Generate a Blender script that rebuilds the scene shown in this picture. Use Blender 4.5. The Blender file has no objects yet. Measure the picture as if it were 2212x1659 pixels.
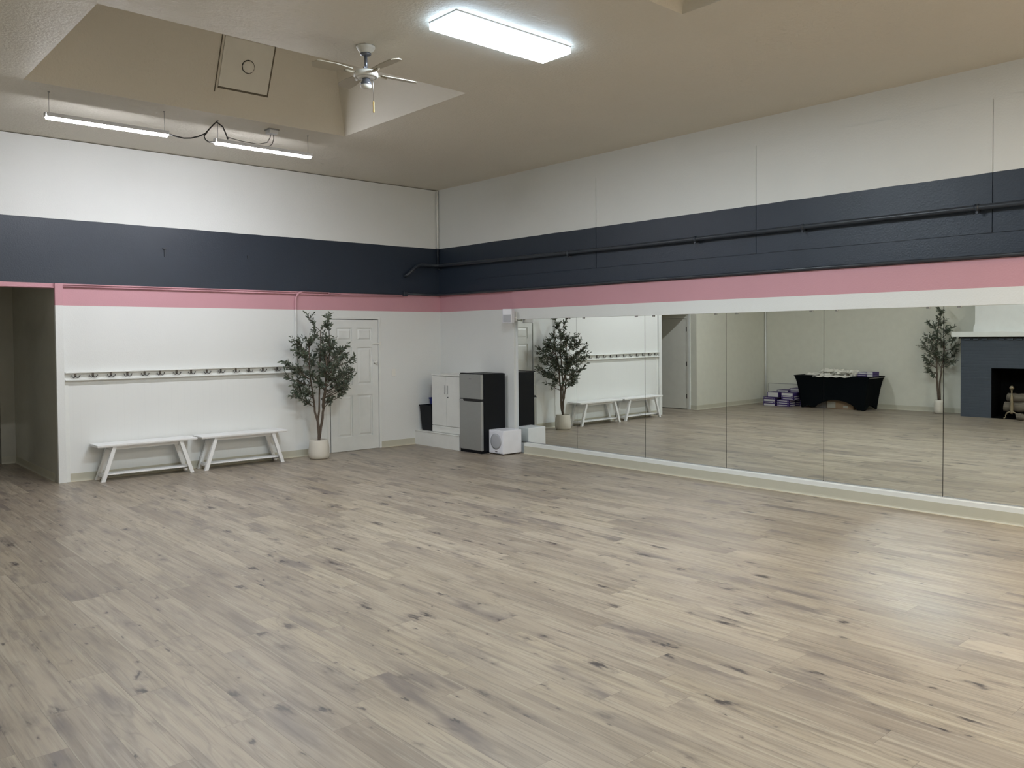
import bpy, bmesh, math, random
from math import sin, cos, pi, radians
from mathutils import Vector, Matrix, noise

sc = bpy.context.scene
COL = sc.collection
PI = pi

# ------------------------------------------------------------------ materials
class NT:
    """tiny node helper"""
    def __init__(s, name):
        s.m = bpy.data.materials.new(name); s.m.use_nodes = True
        s.t = s.m.node_tree; s.n = s.t.nodes; s.l = s.t.links
        s.b = s.n['Principled BSDF']
    def new(s, typ, **kw):
        nd = s.n.new(typ)
        for k, v in kw.items(): setattr(nd, k, v)
        return nd
    def link(s, a, b): s.l.new(a, b)
    def put(s, sock, v):
        if hasattr(v, 'is_output'): s.l.new(v, sock)
        else: sock.default_value = v
    def math(s, op, a, b=0.0, c=0.0):
        nd = s.new('ShaderNodeMath', operation=op)
        s.put(nd.inputs[0], a); s.put(nd.inputs[1], b); s.put(nd.inputs[2], c)
        return nd.outputs[0]
    def mix(s, f, a, b):
        nd = s.new('ShaderNodeMix', data_type='RGBA')
        s.put(nd.inputs[0], f)
        for i, v in ((6, a), (7, b)):
            if isinstance(v, tuple): v = (v[0], v[1], v[2], 1)
            s.put(nd.inputs[i], v)
        return nd.outputs[2]
    def xyz(s, x, y, z=0.0):
        nd = s.new('ShaderNodeCombineXYZ')
        s.put(nd.inputs[0], x); s.put(nd.inputs[1], y); s.put(nd.inputs[2], z)
        return nd.outputs[0]
    def noise(s, vec, scale=5., detail=3., rough=.5):
        nd = s.new('ShaderNodeTexNoise'); s.put(nd.inputs['Vector'], vec)
        nd.inputs['Scale'].default_value = scale; nd.inputs['Detail'].default_value = detail
        nd.inputs['Roughness'].default_value = rough
        return nd.outputs['Fac']
    def ramp(s, f, lo, hi):
        nd = s.new('ShaderNodeMapRange'); nd.clamp = True; nd.interpolation_type = 'SMOOTHSTEP'
        s.put(nd.inputs[0], f); nd.inputs[1].default_value = lo; nd.inputs[2].default_value = hi
        return nd.outputs[0]
    def pos(s):
        g = s.new('ShaderNodeNewGeometry'); sp = s.new('ShaderNodeSeparateXYZ')
        s.l.new(g.outputs['Position'], sp.inputs[0]); return g.outputs['Position'], sp.outputs
    def bump(s, h, strength=.3, dist=.01):
        nd = s.new('ShaderNodeBump'); s.put(nd.inputs['Height'], h)
        nd.inputs['Strength'].default_value = strength; nd.inputs['Distance'].default_value = dist
        s.l.new(nd.outputs[0], s.b.inputs['Normal'])

def mat(name, col, rough=.5, metal=0., var=.04, bump=0., bscale=60., spec=.5, coat=0.):
    """plain paint, plastic, metal: colour with a faint mottled variation and optional bump"""
    t = NT(name); b = t.b
    p, _ = t.pos()
    n = t.noise(p, 7., 3.)
    c2 = tuple(max(0, c * (1 - var * 2)) for c in col); c1 = tuple(min(1, c * (1 + var)) for c in col)
    t.link(t.mix(n, c2, c1), b.inputs['Base Color'])
    b.inputs['Roughness'].default_value = rough; b.inputs['Metallic'].default_value = metal
    b.inputs['Specular IOR Level'].default_value = spec
    b.inputs['Coat Weight'].default_value = coat
    if bump: t.bump(t.noise(p, bscale, 4.), bump, .006)
    return t.m

def emit(name, col, strength):
    t = NT(name); b = t.b
    b.inputs['Base Color'].default_value = (.9, .9, .9, 1)
    b.inputs['Emission Color'].default_value = (*col, 1); b.inputs['Emission Strength'].default_value = strength
    return t.m

WHITE = (.70, .715, .70); PINK = (.545, .285, .325); NAVY = (.0170, .0268, .044); BEIGE = (.49, .475, .385)

def band_paint():
    """wall paint in bands by height: white, pink, dark blue-grey, white"""
    t = NT('banded_wall_paint'); p, s = t.pos()
    z = s[2]
    wob = t.math('MULTIPLY', t.math('SUBTRACT', t.noise(p, 3., 2.), .5), .012)
    zz = t.math('ADD', z, wob)
    n = t.noise(p, 1.4, 4.)
    w = t.mix(n, tuple(c * .965 for c in WHITE), tuple(c * 1.02 for c in WHITE))
    nv = t.mix(t.noise(p, 2.2, 5.), tuple(c * .9 for c in NAVY), tuple(c * 1.12 for c in NAVY))
    pk = t.mix(n, tuple(c * .96 for c in PINK), tuple(c * 1.04 for c in PINK))
    a = t.mix(t.math('GREATER_THAN', z, 2.167), w, pk)
    a = t.mix(t.math('GREATER_THAN', z, 2.433), a, nv)
    a = t.mix(t.math('GREATER_THAN', zz, 3.215), a, w)
    t.link(a, t.b.inputs['Base Color'])
    dark = t.math('MULTIPLY', t.math('GREATER_THAN', z, 2.433), t.math('LESS_THAN', z, 3.215))
    t.link(t.math('SUBTRACT', .55, t.math('MULTIPLY', dark, .12)), t.b.inputs['Roughness'])
    h = t.math('ADD', t.noise(p, 60., 3.), t.math('MULTIPLY', t.noise(p, 4., 4.), 1.4))
    t.bump(h, .18, .01)
    return t.m

def bead_paint():
    """white tongue and groove boarding: vertical grooves along x"""
    t = NT('beadboard_paint'); p, s = t.pos()
    f = t.math('FRACT', t.math('MULTIPLY', s[0], 1 / .085))
    g = t.math('ABSOLUTE', t.math('SUBTRACT', f, .5))
    groove = t.math('LESS_THAN', t.math('SUBTRACT', .5, g), .045)
    n = t.noise(p, 2., 3.)
    c = t.mix(n, tuple(v * .97 for v in WHITE), tuple(v * 1.02 for v in WHITE))
    c = t.mix(t.math('MULTIPLY', groove, .03), c, (.35, .35, .32))
    t.link(c, t.b.inputs['Base Color']); t.b.inputs['Roughness'].default_value = .45
    t.bump(t.math('SUBTRACT', 1., groove), .12, .003)
    return t.m

def floor_mat():
    t = NT('vinyl_plank_floor'); p, s = t.pos()
    W, L = .182, 1.22
    xr = t.math('DIVIDE', t.math('ADD', s[0], 20.03), W)
    row = t.math('FLOOR', xr)
    wn = t.new('ShaderNodeTexWhiteNoise', noise_dimensions='1D'); t.put(wn.inputs['W'], row)
    off = t.math('MULTIPLY', wn.outputs['Value'], L)
    yr = t.math('DIVIDE', t.math('ADD', t.math('ADD', s[1], 30.), off), L)
    col = t.math('FLOOR', yr)
    wn2 = t.new('ShaderNodeTexWhiteNoise', noise_dimensions='2D'); t.put(wn2.inputs['Vector'], t.xyz(row, col))
    rnd = wn2.outputs['Value']
    rs = t.new('ShaderNodeSeparateColor'); t.link(wn2.outputs['Color'], rs.inputs[0])
    r1, r2, r3 = rs.outputs
    jit = t.math('MULTIPLY', r3, 40.)
    x, y = s[0], s[1]
    def st(kx, ky, o=0.):
        return t.xyz(t.math('MULTIPLY', x, kx), t.math('MULTIPLY', y, ky), t.math('ADD', jit, o))
    base = t.mix(r1, (.228, .185, .142), (.362, .306, .233))
    base = t.mix(t.math('MULTIPLY', t.ramp(r2, .55, 1.), .5), base, (.372, .312, .222))
    # soft mottling, long grain, fine pores
    g0 = t.noise(st(5., 1.4, 31.), 1., 3., .5)
    base = t.mix(t.math('MULTIPLY', t.ramp(g0, .35, .7), .30), base, (.405, .352, .278))
    g1 = t.noise(st(26., 1.5), 1., 5., .62)
    base = t.mix(t.math('MULTIPLY', t.ramp(g1, .40, .72), .58), base, (.140, .113, .089))
    g2 = t.noise(st(100., 3.2, 9.), 1., 4., .6)
    base = t.mix(t.math('MULTIPLY', t.ramp(g2, .5, .78), .42), base, (.130, .106, .083))
    g4 = t.noise(st(44., 1.1, 17.), 1., 3., .6)
    base = t.mix(t.math('MULTIPLY', t.ramp(g4, .52, .72), .42), base, (.44, .40, .315))
    # cathedral rings
    rg = t.math('FRACT', t.math('MULTIPLY', t.noise(st(6.5, .55, 3.), 1., 1.5, .4), 13.))
    ring = t.ramp(t.math('ABSOLUTE', t.math('SUBTRACT', rg, .5)), .38, .5)
    base = t.mix(t.math('MULTIPLY', ring, t.math('MULTIPLY', t.ramp(r2, .15, .6), .26)), base, (.12, .098, .078))
    # broad smoky stains, strong on some planks only
    g3 = t.noise(st(6.0, 1.25, 21.), 1., 4., .55)
    amt = t.math('ADD', .35, t.math('MULTIPLY', t.ramp(r3, .45, .9), .45))
    base = t.mix(t.math('MULTIPLY', t.ramp(g3, .50, .68), amt), base, (.128, .106, .098))
    # knots: stretched voronoi cells, a large and a small family
    def knots(base, kx, ky, o, thr, s0, s1, ch, cc, wb):
        v = t.new('ShaderNodeTexVoronoi', feature='F1', distance='EUCLIDEAN')
        wob = t.math('MULTIPLY', t.math('SUBTRACT', t.noise(st(34., 11., o + 5.), 1., 3.), .5), wb)
        wob2 = t.math('MULTIPLY', t.math('SUBTRACT', t.noise(st(34., 11., o + 11.), 1., 3.), .5), wb)
        kv = t.new('ShaderNodeVectorMath', operation='ADD')
        t.put(kv.inputs[0], st(kx, ky, o)); t.put(kv.inputs[1], t.xyz(wob, wob2))
        v.inputs['Scale'].default_value = 1.; t.link(kv.outputs[0], v.inputs['Vector'])
        sel = t.new('ShaderNodeSeparateColor'); t.link(v.outputs['Color'], sel.inputs[0])
        pick = t.math('GREATER_THAN', sel.outputs[0], thr)
        size = t.math('ADD', s0, t.math('MULTIPLY', sel.outputs[1], s1))
        d = t.math('DIVIDE', v.outputs['Distance'], size)
        halo = t.math('MULTIPLY', t.math('SUBTRACT', 1., t.ramp(d, .2, 2.4)), pick)
        core = t.math('MULTIPLY', t.math('SUBTRACT', 1., t.ramp(d, .3, 1.2)), pick)
        base = t.mix(t.math('MULTIPLY', halo, ch), base, (.098, .080, .072))
        return t.mix(t.math('MULTIPLY', core, cc), base, (.040, .033, .032))
    base = knots(base, 7.6, 2.9, 2., .38, .07, .13, .60, .88, .75)
    base = knots(base, 15., 6.5, 44., .62, .08, .10, .35, .80, .8)
    # joints
    fx = t.math('FRACT', xr); fy = t.math('FRACT', yr)
    ex = t.math('MULTIPLY', t.math('SUBTRACT', .5, t.math('ABSOLUTE', t.math('SUBTRACT', fx, .5))), W)
    ey = t.math('MULTIPLY', t.math('SUBTRACT', .5, t.math('ABSOLUTE', t.math('SUBTRACT', fy, .5))), L)
    e = t.math('MINIMUM', ex, ey)
    jn = t.math('SUBTRACT', 1., t.ramp(e, .0003, .0022))
    base = t.mix(t.math('MULTIPLY', jn, .55), base, (.11, .09, .07))
    t.link(base, t.b.inputs['Base Color'])
    rg2 = t.math("ADD", .33, t.math("MULTIPLY", g2, .13))
    t.link(rg2, t.b.inputs['Roughness']); t.b.inputs['Specular IOR Level'].default_value = .55
    h = t.math('SUBTRACT', t.math('MULTIPLY', g2, .5), jn)
    t.bump(h, .10, .002)
    return t.m

def ceiling_mat():
    t = NT('ceiling_paint'); p, s = t.pos()
    n = t.noise(p, .7, 4.)
    c = t.mix(n, (.620, .580, .495), (.670, .628, .540))
    t.link(c, t.b.inputs['Base Color']); t.b.inputs['Roughness'].default_value = .55
    h = t.math('ADD', t.noise(p, 38., 4., .6), t.math('MULTIPLY', t.noise(p, 2.6, 4.), 2.6))
    t.bump(h, .35, .02)
    return t.m

def brick_mat():
    t = NT('painted_brick'); p, s = t.pos()
    br = t.new('ShaderNodeTexBrick'); t.put(br.inputs['Vector'], t.xyz(s[1], s[2]))
    br.inputs['Scale'].default_value = 1.; br.inputs['Mortar Size'].default_value = .006
    br.inputs['Brick Width'].default_value = .20; br.inputs['Row Height'].default_value = .066
    br.inputs['Mortar Smooth'].default_value = .6
    n = t.noise(p, 9., 4.)
    c = t.mix(n, (.040, .052, .070), (.050, .064, .085))
    c = t.mix(t.math('MULTIPLY', br.outputs['Fac'], .12), c, (.028, .037, .05))
    t.link(c, t.b.inputs['Base Color']); t.b.inputs['Roughness'].default_value = .5
    h = t.math('SUBTRACT', t.math('MULTIPLY', t.noise(p, 40., 3.), .35), br.outputs['Fac'])
    t.bump(h, .35, .004)
    return t.m

def leaf_mat():
    t = NT('olive_leaf'); p, s = t.pos()
    g = t.new('ShaderNodeNewGeometry')
    n = t.noise(p, 14., 2.)
    top = t.mix(t.ramp(n, .3, .7), (.030, .046, .030), (.075, .098, .062))
    bot = (.150, .170, .125)
    t.link(t.mix(t.math('MULTIPLY', g.outputs['Backfacing'], .55), top, bot), t.b.inputs['Base Color'])
    t.b.inputs['Roughness'].default_value = .5
    return t.m

def bark_mat():
    t = NT('olive_bark'); p, s = t.pos()
    v = t.xyz(t.math('MULTIPLY', s[0], 60.), t.math('MULTIPLY', s[1], 60.), t.math('MULTIPLY', s[2], 9.))
    n = t.noise(v, 1., 4.)
    t.link(t.mix(n, (.045, .032, .022), (.135, .100, .072)), t.b.inputs['Base Color'])
    t.b.inputs['Roughness'].default_value = .8
    t.bump(n, .5, .006)
    return t.m

def wood_log_mat():
    t = NT('firewood'); p, s = t.pos()
    v = t.xyz(t.math('MULTIPLY', s[0], 30.), t.math('MULTIPLY', s[1], 4.), t.math('MULTIPLY', s[2], 30.))
    n = t.noise(v, 1., 5.)
    t.link(t.mix(n, (.060, .050, .038), (.19, .165, .125)), t.b.inputs['Base Color'])
    t.b.inputs['Roughness'].default_value = .85
    t.bump(n, .8, .012)
    return t.m

def mirror_mat():
    t = NT('mirror_glass')
    t.b.inputs['Base Color'].default_value = (.905, .94, .905, 1)
    t.b.inputs['Metallic'].default_value = 1.; t.b.inputs['Roughness'].default_value = 0.
    return t.m

def steel_mat():
    t = NT('brushed_steel'); p, s = t.pos()
    v = t.xyz(t.math('MULTIPLY', s[0], 8.), t.math('MULTIPLY', s[1], 8.), t.math('MULTIPLY', s[2], 300.))
    n = t.noise(v, 1., 3.)
    t.link(t.mix(n, (.345, .355, .350), (.40, .41, .405)), t.b.inputs['Base Color'])
    t.b.inputs['Metallic'].default_value = .65; t.b.inputs['Roughness'].default_value = .42
    return t.m

M = dict(
    band=band_paint(), bead=bead_paint(), floor=floor_mat(), ceil=ceiling_mat(), brick=brick_mat(),
    leaf=leaf_mat(), bark=bark_mat(), log=wood_log_mat(), mirror=mirror_mat(), steel=steel_mat(),
    white=mat('white_wall_paint', WHITE, .55, bump=.15),
    cream=mat('cream_wall_paint', (.62, .62, .54), .5, bump=.15),
    hall=mat('satin_hall_paint', (.50, .49, .42), .17),
    trim=mat('white_trim_paint', (.72, .735, .71), .4),
    door=mat('white_door_paint', (.70, .715, .695), .42),
    greydoor=mat('grey_door_paint', (.66, .655, .60), .45),
    beige=mat('beige_cove_base', BEIGE, .45),
    toe_glint=mat('cove_base_toe_highlight', (.62, .56, .42), .5),  # lighter than the base: light caught by the toe is put into its colour
    bench=mat('white_bench_paint', (.76, .765, .76), .38),
    cab=mat('white_cabinet_laminate', (.70, .705, .675), .35),
    black=mat('black_enamel', (.0035, .0045, .007), .42, spec=.22),
    dark=mat('dark_recess', (.012, .012, .012), .8),
    chrome=mat('dull_chrome', (.55, .56, .58), .25, metal=1.),
    hook=mat('nickel_hook', (.12, .115, .11), .35, metal=.7),
    sub=mat('white_speaker_vinyl', (.74, .75, .80), .4),
    grille=mat('grey_speaker_cloth', (.40, .41, .44), .8, bump=.4, bscale=400.),
    fanw=mat('white_fan_enamel', (.66, .655, .61), .3),
    fang=mat('grey_fan_metal', (.17, .18, .21), .3, metal=.5),
    blade=mat('fan_blade_finish', (.40, .365, .29), .45),
    pull=mat('varnished_pull', (.45, .30, .10), .4),
    pot=mat('cream_ceramic', (.58, .55, .48), .55, bump=.15, bscale=120.),
    soil=mat('potting_soil', (.03, .024, .018), .95),
    olive=mat('olive_fruit', (.015, .012, .018), .35),
    table=mat('black_stretch_cloth', (.0022, .0035, .0045), .85, spec=.08),
    paperw=mat('white_garment_cloth', (.66, .645, .58), .8, bump=.4, bscale=30.),
    purple=mat('purple_carton', (.045, .025, .130), .5),
    carton=mat('white_carton', (.50, .495, .50), .6),
    brown=mat('brown_cardboard', (.20, .135, .08), .8),
    greyc=mat('grey_cardboard', (.13, .12, .11), .8),
    label=mat('pale_paper_label', (.26, .25, .21), .8),
    cabox=mat('pale_foam_board', (.60, .60, .54), .8),
    bluebin=mat('blue_plastic', (.012, .018, .16), .45),
    brass=mat('aged_brass', (.27, .225, .15), .45, metal=.6),
    soot=mat('sooty_firebrick', (.0022, .0022, .0022), .95, bump=.3, spec=.1),
    conduit=mat('white_conduit', (.72, .72, .68), .4),
    pinkc=mat('pink_painted_conduit', PINK, .4),
    navyc=mat('dark_painted_pipe', (.024, .031, .042), .36),
    cable=mat('black_cable', (.02, .02, .02), .5),
    greyw=mat('grey_wire', (.30, .30, .30), .5),
    housing=mat('light_housing_white', (.70, .71, .74), .4),
    cover=mat('ivory_plate', (.74, .73, .68), .4),
    badge=mat('dark_badge', (.03, .03, .035), .4),
    navydoor=mat('dark_blue_door_paint', (.03, .04, .055), .4),
)
COOL = (.87, .98, 1.06)
M['panel'] = emit('panel_diffuser', COOL, 30.)
M['tube'] = emit('strip_diffuser', (.95, .97, 1.04), 40.)
M['dim'] = emit('dim_panel_diffuser', (.95, .98, .97), 4.)
M['pside'] = emit('panel_diffuser_side', (.62, .84, 1.08), 2.6)
M['warm'] = emit('warm_diffuser', (1.0, .73, .44), 38.)

# ------------------------------------------------------------------ mesh builder
class MB:
    def __init__(s): s.bm = bmesh.new(); s.mi = 0
    def _tag(s, fs):
        for f in fs: f.material_index = s.mi
    def box(s, x0, x1, y0, y1, z0, z1, bev=0., rot=None, seg=1):
        x0, x1 = min(x0, x1), max(x0, x1); y0, y1 = min(y0, y1), max(y0, y1); z0, z1 = min(z0, z1), max(z0, z1)
        r = bmesh.ops.create_cube(s.bm, size=1.)
        vs = r['verts']
        c = Vector(((x0 + x1) / 2, (y0 + y1) / 2, (z0 + z1) / 2))
        bmesh.ops.scale(s.bm, vec=(x1 - x0, y1 - y0, z1 - z0), verts=vs)
        fs = list({f for v in vs for f in v.link_faces}); s._tag(fs)
        if bev:
            es = list({e for v in vs for e in v.link_edges})
            rr = bmesh.ops.bevel(s.bm, geom=es, offset=bev, segments=seg, affect='EDGES', profile=.5)
            vs = list({v for f in rr['faces'] for v in f.verts} | {v for v in vs if v.is_valid})
        if rot is not None: bmesh.ops.rotate(s.bm, cent=(0, 0, 0), matrix=rot, verts=vs)
        bmesh.ops.translate(s.bm, vec=c, verts=vs)
        return s
    def prism(s, pts, axis, a, b):
        """extrude a closed outline (2-D points) along an axis from a to b"""
        def P(p, v):
            if axis == 0: return (v, p[0], p[1])
            if axis == 1: return (p[0], v, p[1])
            return (p[0], p[1], v)
        A = [s.bm.verts.new(P(p, a)) for p in pts]; B = [s.bm.verts.new(P(p, b)) for p in pts]
        n = len(pts); fs = [s.bm.faces.new(A), s.bm.faces.new(B[::-1])]
        for i in range(n): fs.append(s.bm.faces.new((A[i], B[i], B[(i + 1) % n], A[(i + 1) % n])))
        s._tag(fs); return s
    def hexa(s, q0, q1):
        """solid between two quads"""
        A = [s.bm.verts.new(p) for p in q0]; B = [s.bm.verts.new(p) for p in q1]
        fs = [s.bm.faces.new(A), s.bm.faces.new(B[::-1])]
        for i in range(4): fs.append(s.bm.faces.new((A[i], B[i], B[(i + 1) % 4], A[(i + 1) % 4])))
        s._tag(fs); return s
    def quad(s, *p):
        s._tag([s.bm.faces.new([s.bm.verts.new(q) for q in p])]); return s
    def lathe(s, prof, c=(0, 0, 0), n=32, cap=True, axis=None):
        rings = []
        for r, z in prof:
            rings.append([Vector((r * cos(2 * PI * i / n), r * sin(2 * PI * i / n), z)) for i in range(n)])
        R = Matrix.Identity(3)
        if axis is not None: R = Vector((0, 0, 1)).rotation_difference(Vector(axis)).to_matrix()
        C = Vector(c)
        V = [[s.bm.verts.new(R @ p + C) for p in rg] for rg in rings]
        fs = []
        for a, b in zip(V, V[1:]):
            for i in range(n): fs.append(s.bm.faces.new((a[i], a[(i + 1) % n], b[(i + 1) % n], b[i])))
        if cap: fs += [s.bm.faces.new(V[0][::-1]), s.bm.faces.new(V[-1])]
        for f in fs: f.smooth = True
        s._tag(fs); return s
    def tube(s, pts, r, n=10, cap=True):
        pts = [Vector(p) for p in pts]
        rr = r if isinstance(r, (list, tuple)) else [r] * len(pts)
        V = []; up = None
        for i, p in enumerate(pts):
            d = (pts[min(i + 1, len(pts) - 1)] - pts[max(i - 1, 0)]).normalized()
            if up is None:
                up = Vector((0, 0, 1)) if abs(d.z) < .9 else Vector((1, 0, 0))
            a = d.cross(up).normalized(); up = a.cross(d).normalized()
            V.append([s.bm.verts.new(p + (a * cos(2 * PI * k / n) + up * sin(2 * PI * k / n)) * rr[i]) for k in range(n)])
        fs = []
        for a, b in zip(V, V[1:]):
            for i in range(n): fs.append(s.bm.faces.new((a[i], a[(i + 1) % n], b[(i + 1) % n], b[i])))
        if cap: fs += [s.bm.faces.new(V[0][::-1]), s.bm.faces.new(V[-1])]
        for f in fs: f.smooth = True
        s._tag(fs); return s
    def sphere(s, c, r, sc_=(1, 1, 1), n=16):
        rt = bmesh.ops.create_uvsphere(s.bm, u_segments=n, v_segments=max(6, n // 2), radius=r)
        vs = rt['verts']; bmesh.ops.scale(s.bm, vec=sc_, verts=vs); bmesh.ops.translate(s.bm, vec=c, verts=vs)
        fs = list({f for v in vs for f in v.link_faces})
        for f in fs: f.smooth = True
        s._tag(fs); return s
    def build(s, name, material, parent=None, world=True):
        """link as one mesh object; coordinates are world ones when world, else local to the parent"""
        bmesh.ops.recalc_face_normals(s.bm, faces=s.bm.faces)
        me = bpy.data.meshes.new(name)
        if parent is not None and world:
            off = Vector(parent.location)
            pp = parent.parent
            while pp is not None: off += Vector(pp.location); pp = pp.parent
            bmesh.ops.translate(s.bm, vec=-off, verts=s.bm.verts)
        s.bm.to_mesh(me); s.bm.free()
        for m_ in (material if isinstance(material, (list, tuple)) else [material]): me.materials.append(m_)
        o = bpy.data.objects.new(name, me); COL.objects.link(o)
        if parent is not None: o.parent = parent
        return o

def tag(o, label, cat, group=None):
    o['label'] = label; o['category'] = cat
    if group: o['group'] = group
    return o
def thing(name, label, cat, loc=(0, 0, 0), group=None):
    o = bpy.data.objects.new(name, None); COL.objects.link(o); o.location = loc; o.empty_display_size = .1
    return tag(o, label, cat, group)
def struct(o):
    o['kind'] = 'structure'; return o
def sroot(name, loc):
    o = bpy.data.objects.new(name, None); COL.objects.link(o); o.location = loc; o.empty_display_size = .1
    return struct(o)
def dup(root, loc, label, group=None):
    r = root.copy(); COL.objects.link(r); r.location = loc; r['label'] = label
    if group: r['group'] = group
    for ch in list(root.children):
        k = ch.copy(); COL.objects.link(k); k.parent = r
        for g in list(ch.children):
            q = g.copy(); COL.objects.link(q); q.parent = k
    return r
def arc(c, r, a0, a1, n, f):
    return [f(c, r, radians(a0 + (a1 - a0) * i / n)) for i in range(n + 1)]

# ------------------------------------------------------------------ dimensions
CZ = 4.19            # ceiling
XL, YF = -9.95, -14.2
XM = .0638           # mirror plane
OPX0, OPX1 = -7.10, -5.79   # hall opening in the back wall

# ------------------------------------------------------------------ floor
b = MB(); b.box(XL - .15, .25, YF - .15, 3.2, -.12, 0.)
struct(b.build('floor', M['floor']))

# ------------------------------------------------------------------ ceiling with two splayed light wells
wells = [(-6.545, -3.11, -4.66, -2.305), (-6.545, -3.14, -9.68, -7.325)]
b = MB()
xs = [XL - .15, -6.545, -3.11, .25]
ys = [YF - .15, -9.68, -7.325, -4.66, -2.305, .2]
for j in range(5):
    y0, y1 = ys[j], ys[j + 1]
    if j in (1, 3):
        w = wells[1] if j == 1 else wells[0]
        b.box(XL - .15, w[0], y0, y1, CZ, CZ + .12); b.box(w[1], .25, y0, y1, CZ, CZ + .12)
    else:
        b.box(XL - .15, .25, y0, y1, CZ, CZ + .12)
H, AX, AY = 1.15, .42, .45
for (x0, x1, y0, y1) in wells:
    lo = [(x0, y0), (x1, y0), (x1, y1), (x0, y1)]
    hi = [(x0 + AX * H, y0 + AY * H), (x1 - AX * H, y0 + AY * H), (x1 - AX * H, y1 - AY * H), (x0 + AX * H, y1 - AY * H)]
    for i in range(4):
        k = (i + 1) % 4; t_ = .06
        def o_(p, i_=i):
            cx, cy = (x0 + x1) / 2, (y0 + y1) / 2
            return (p[0] + (t_ if p[0] > cx else -t_), p[1] + (t_ if p[1] > cy else -t_))
        a0, a1, h0, h1 = lo[i], lo[k], hi[i], hi[k]
        b.hexa([(*a0, CZ), (*a1, CZ), (*h1, CZ + H), (*h0, CZ + H)],
               [(*o_(a0), CZ + .05), (*o_(a1), CZ + .05), (*o_(h1), CZ + H), (*o_(h0), CZ + H)])
    b.box(hi[0][0] - .1, hi[2][0] + .1, hi[0][1] - .1, hi[2][1] + .1, CZ + H, CZ + H + .08)
struct(b.build('ceiling', M['ceil']))

# ------------------------------------------------------------------ walls
GAP = .010
b = MB()
DX0, DX1, DZ = -2.062, -1.190, 2.036
b.box(-1.19, .25, 0, .14, 0, CZ - GAP)
b.box(DX0, DX1, 0, .14, DZ, CZ - GAP)
b.box(OPX1, DX0, 0, .14, 0, CZ - GAP)
b.box(OPX0, OPX1, 0, .14, 2.375, CZ - GAP)
struct(b.build('wall_back', M['band']))
b = MB(); b.box(XL - .15, OPX0, 0, .14, 0, CZ - GAP); struct(b.build('wall_back_left', M['cream']))

b = MB()
b.box(.035, .25, -1.845, 0.02, 0, 2.433)                # plain stretch beside the corner
b.box(.076, .25, YF, -1.845, 0, 2.02)                  # behind the mirrors
b.box(0, .25, YF, -1.845, 2.0078, 2.433)               # header above the mirrors
b.box(0, .25, YF, .02, 2.433, CZ + .02)
sy = [-1.13 - 2.4425 * i for i in range(6)]
for a0, a1 in zip(sy, sy[1:]):
    b.box(-.009, 0, a1 + .004, a0 - .004, 2.668, 3.885)
b.box(-.009, 0, YF, sy[-1] - .004, 2.668, 3.885)
struct(b.build('wall_right', M['band']))

b = MB(); b.box(XL - .15, XL, YF, 0, 0, CZ); struct(b.build('wall_left', M['cream']))
b = MB(); b.box(XL - .15, .25, YF - .15, YF, 0, CZ); struct(b.build('wall_front', M['white']))

# hall beyond the opening
b = MB()
b.box(OPX1, OPX1 + .12, .14, 2.30, 0, 2.62)            # right side of the hall
b.box(-5.97, OPX1 + .12, 2.30, 2.42, 0, 2.62)
b.box(OPX1 - .0025, OPX1, .001, .14, 0, 2.37)
struct(b.build('wall_hall_right', M['hall']))
b = MB()
D2Y0, D2Y1, D2Z = .262, 1.055, 2.075
b.box(OPX0 - .14, OPX0, .14, D2Y0 - .045, 0, 2.62)
b.box(OPX0 - .14, OPX0, D2Y1 + .045, 3.05, 0, 2.62)
b.box(OPX0 - .14, OPX0, D2Y0 - .045, D2Y1 + .045, D2Z + .045, 2.62)
struct(b.build('wall_hall_left', M['cream']))
b = MB(); b.box(OPX0, -5.7, 3.05, 3.15, 0, 2.62)
struct(b.build('wall_hall_end', M['white']))
b = MB(); b.box(OPX0 - .14, OPX1 + .15, .14, 3.2, 2.62, 2.70)
struct(b.build('ceiling_hall', M['ceil']))

# doors
d = sroot('door_1', (-1.626, .01, 0))
def six_panel(x0, x1, z1, y, th, flip=False):
    b = MB(); w = x1 - x0
    b.box(x0, x1, y + .015, y + th, .004, z1)
    st = .115 * w / .87
    cols = [(x0 + st, (x0 + x1) / 2 - .045), ((x0 + x1) / 2 + .045, x1 - st)]
    rows = [(.22, .86), (1.02, 1.60), (1.70, 1.90)]
    def bar(a0, a1, c0, c1): b.box(a0, a1, y, y + .016, c0, c1)
    bar(x0, cols[0][0], .004, z1); bar(cols[1][1], x1, .004, z1); bar(cols[0][1], cols[1][0], .004, z1)
    zs = [.004] + [v for r in rows for v in r] + [z1]
    for c0, c1 in cols:
        for k in range(0, len(zs), 2): bar(c0, c1, zs[k], zs[k + 1])
        for r0, r1 in rows:
            b.hexa([(c0 + .045, y + .003, r0 + .045), (c1 - .045, y + .003, r0 + .045), (c1 - .045, y + .003, r1 - .045), (c0 + .045, y + .003, r1 - .045)],
                   [(c0 + .018, y + .0155, r0 + .018), (c1 - .018, y + .0155, r0 + .018), (c1 - .018, y + .0155, r1 - .018), (c0 + .018, y + .0155, r1 - .018)])
    return b
six_panel(-2.046, -1.196, 2.026, .004, .04).build('door_leaf', M['door'], d)
b = MB(); b.lathe([(.026, 0), (.026, .006), (.01, .008), (.01, .035), (.022, .042), (.027, .055), (.020, .066), (.004, .069)], (-1.262, .004, 1.36), 20, axis=(0, -1, 0))
h = b.build('door_handle', M['cover'], d); h['label'] = 'white painted knob'
b = MB(); b.box(-1.30, -1.16, -.016, -.002, 1.648, 1.664, .003); b.box(-1.185, -1.15, -.020, 0, 1.63, 1.68, .003); b.lathe([(.006, 0), (.006, .03)], (-1.29, 0, 1.656), 8, axis=(0, -1, 0))
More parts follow.
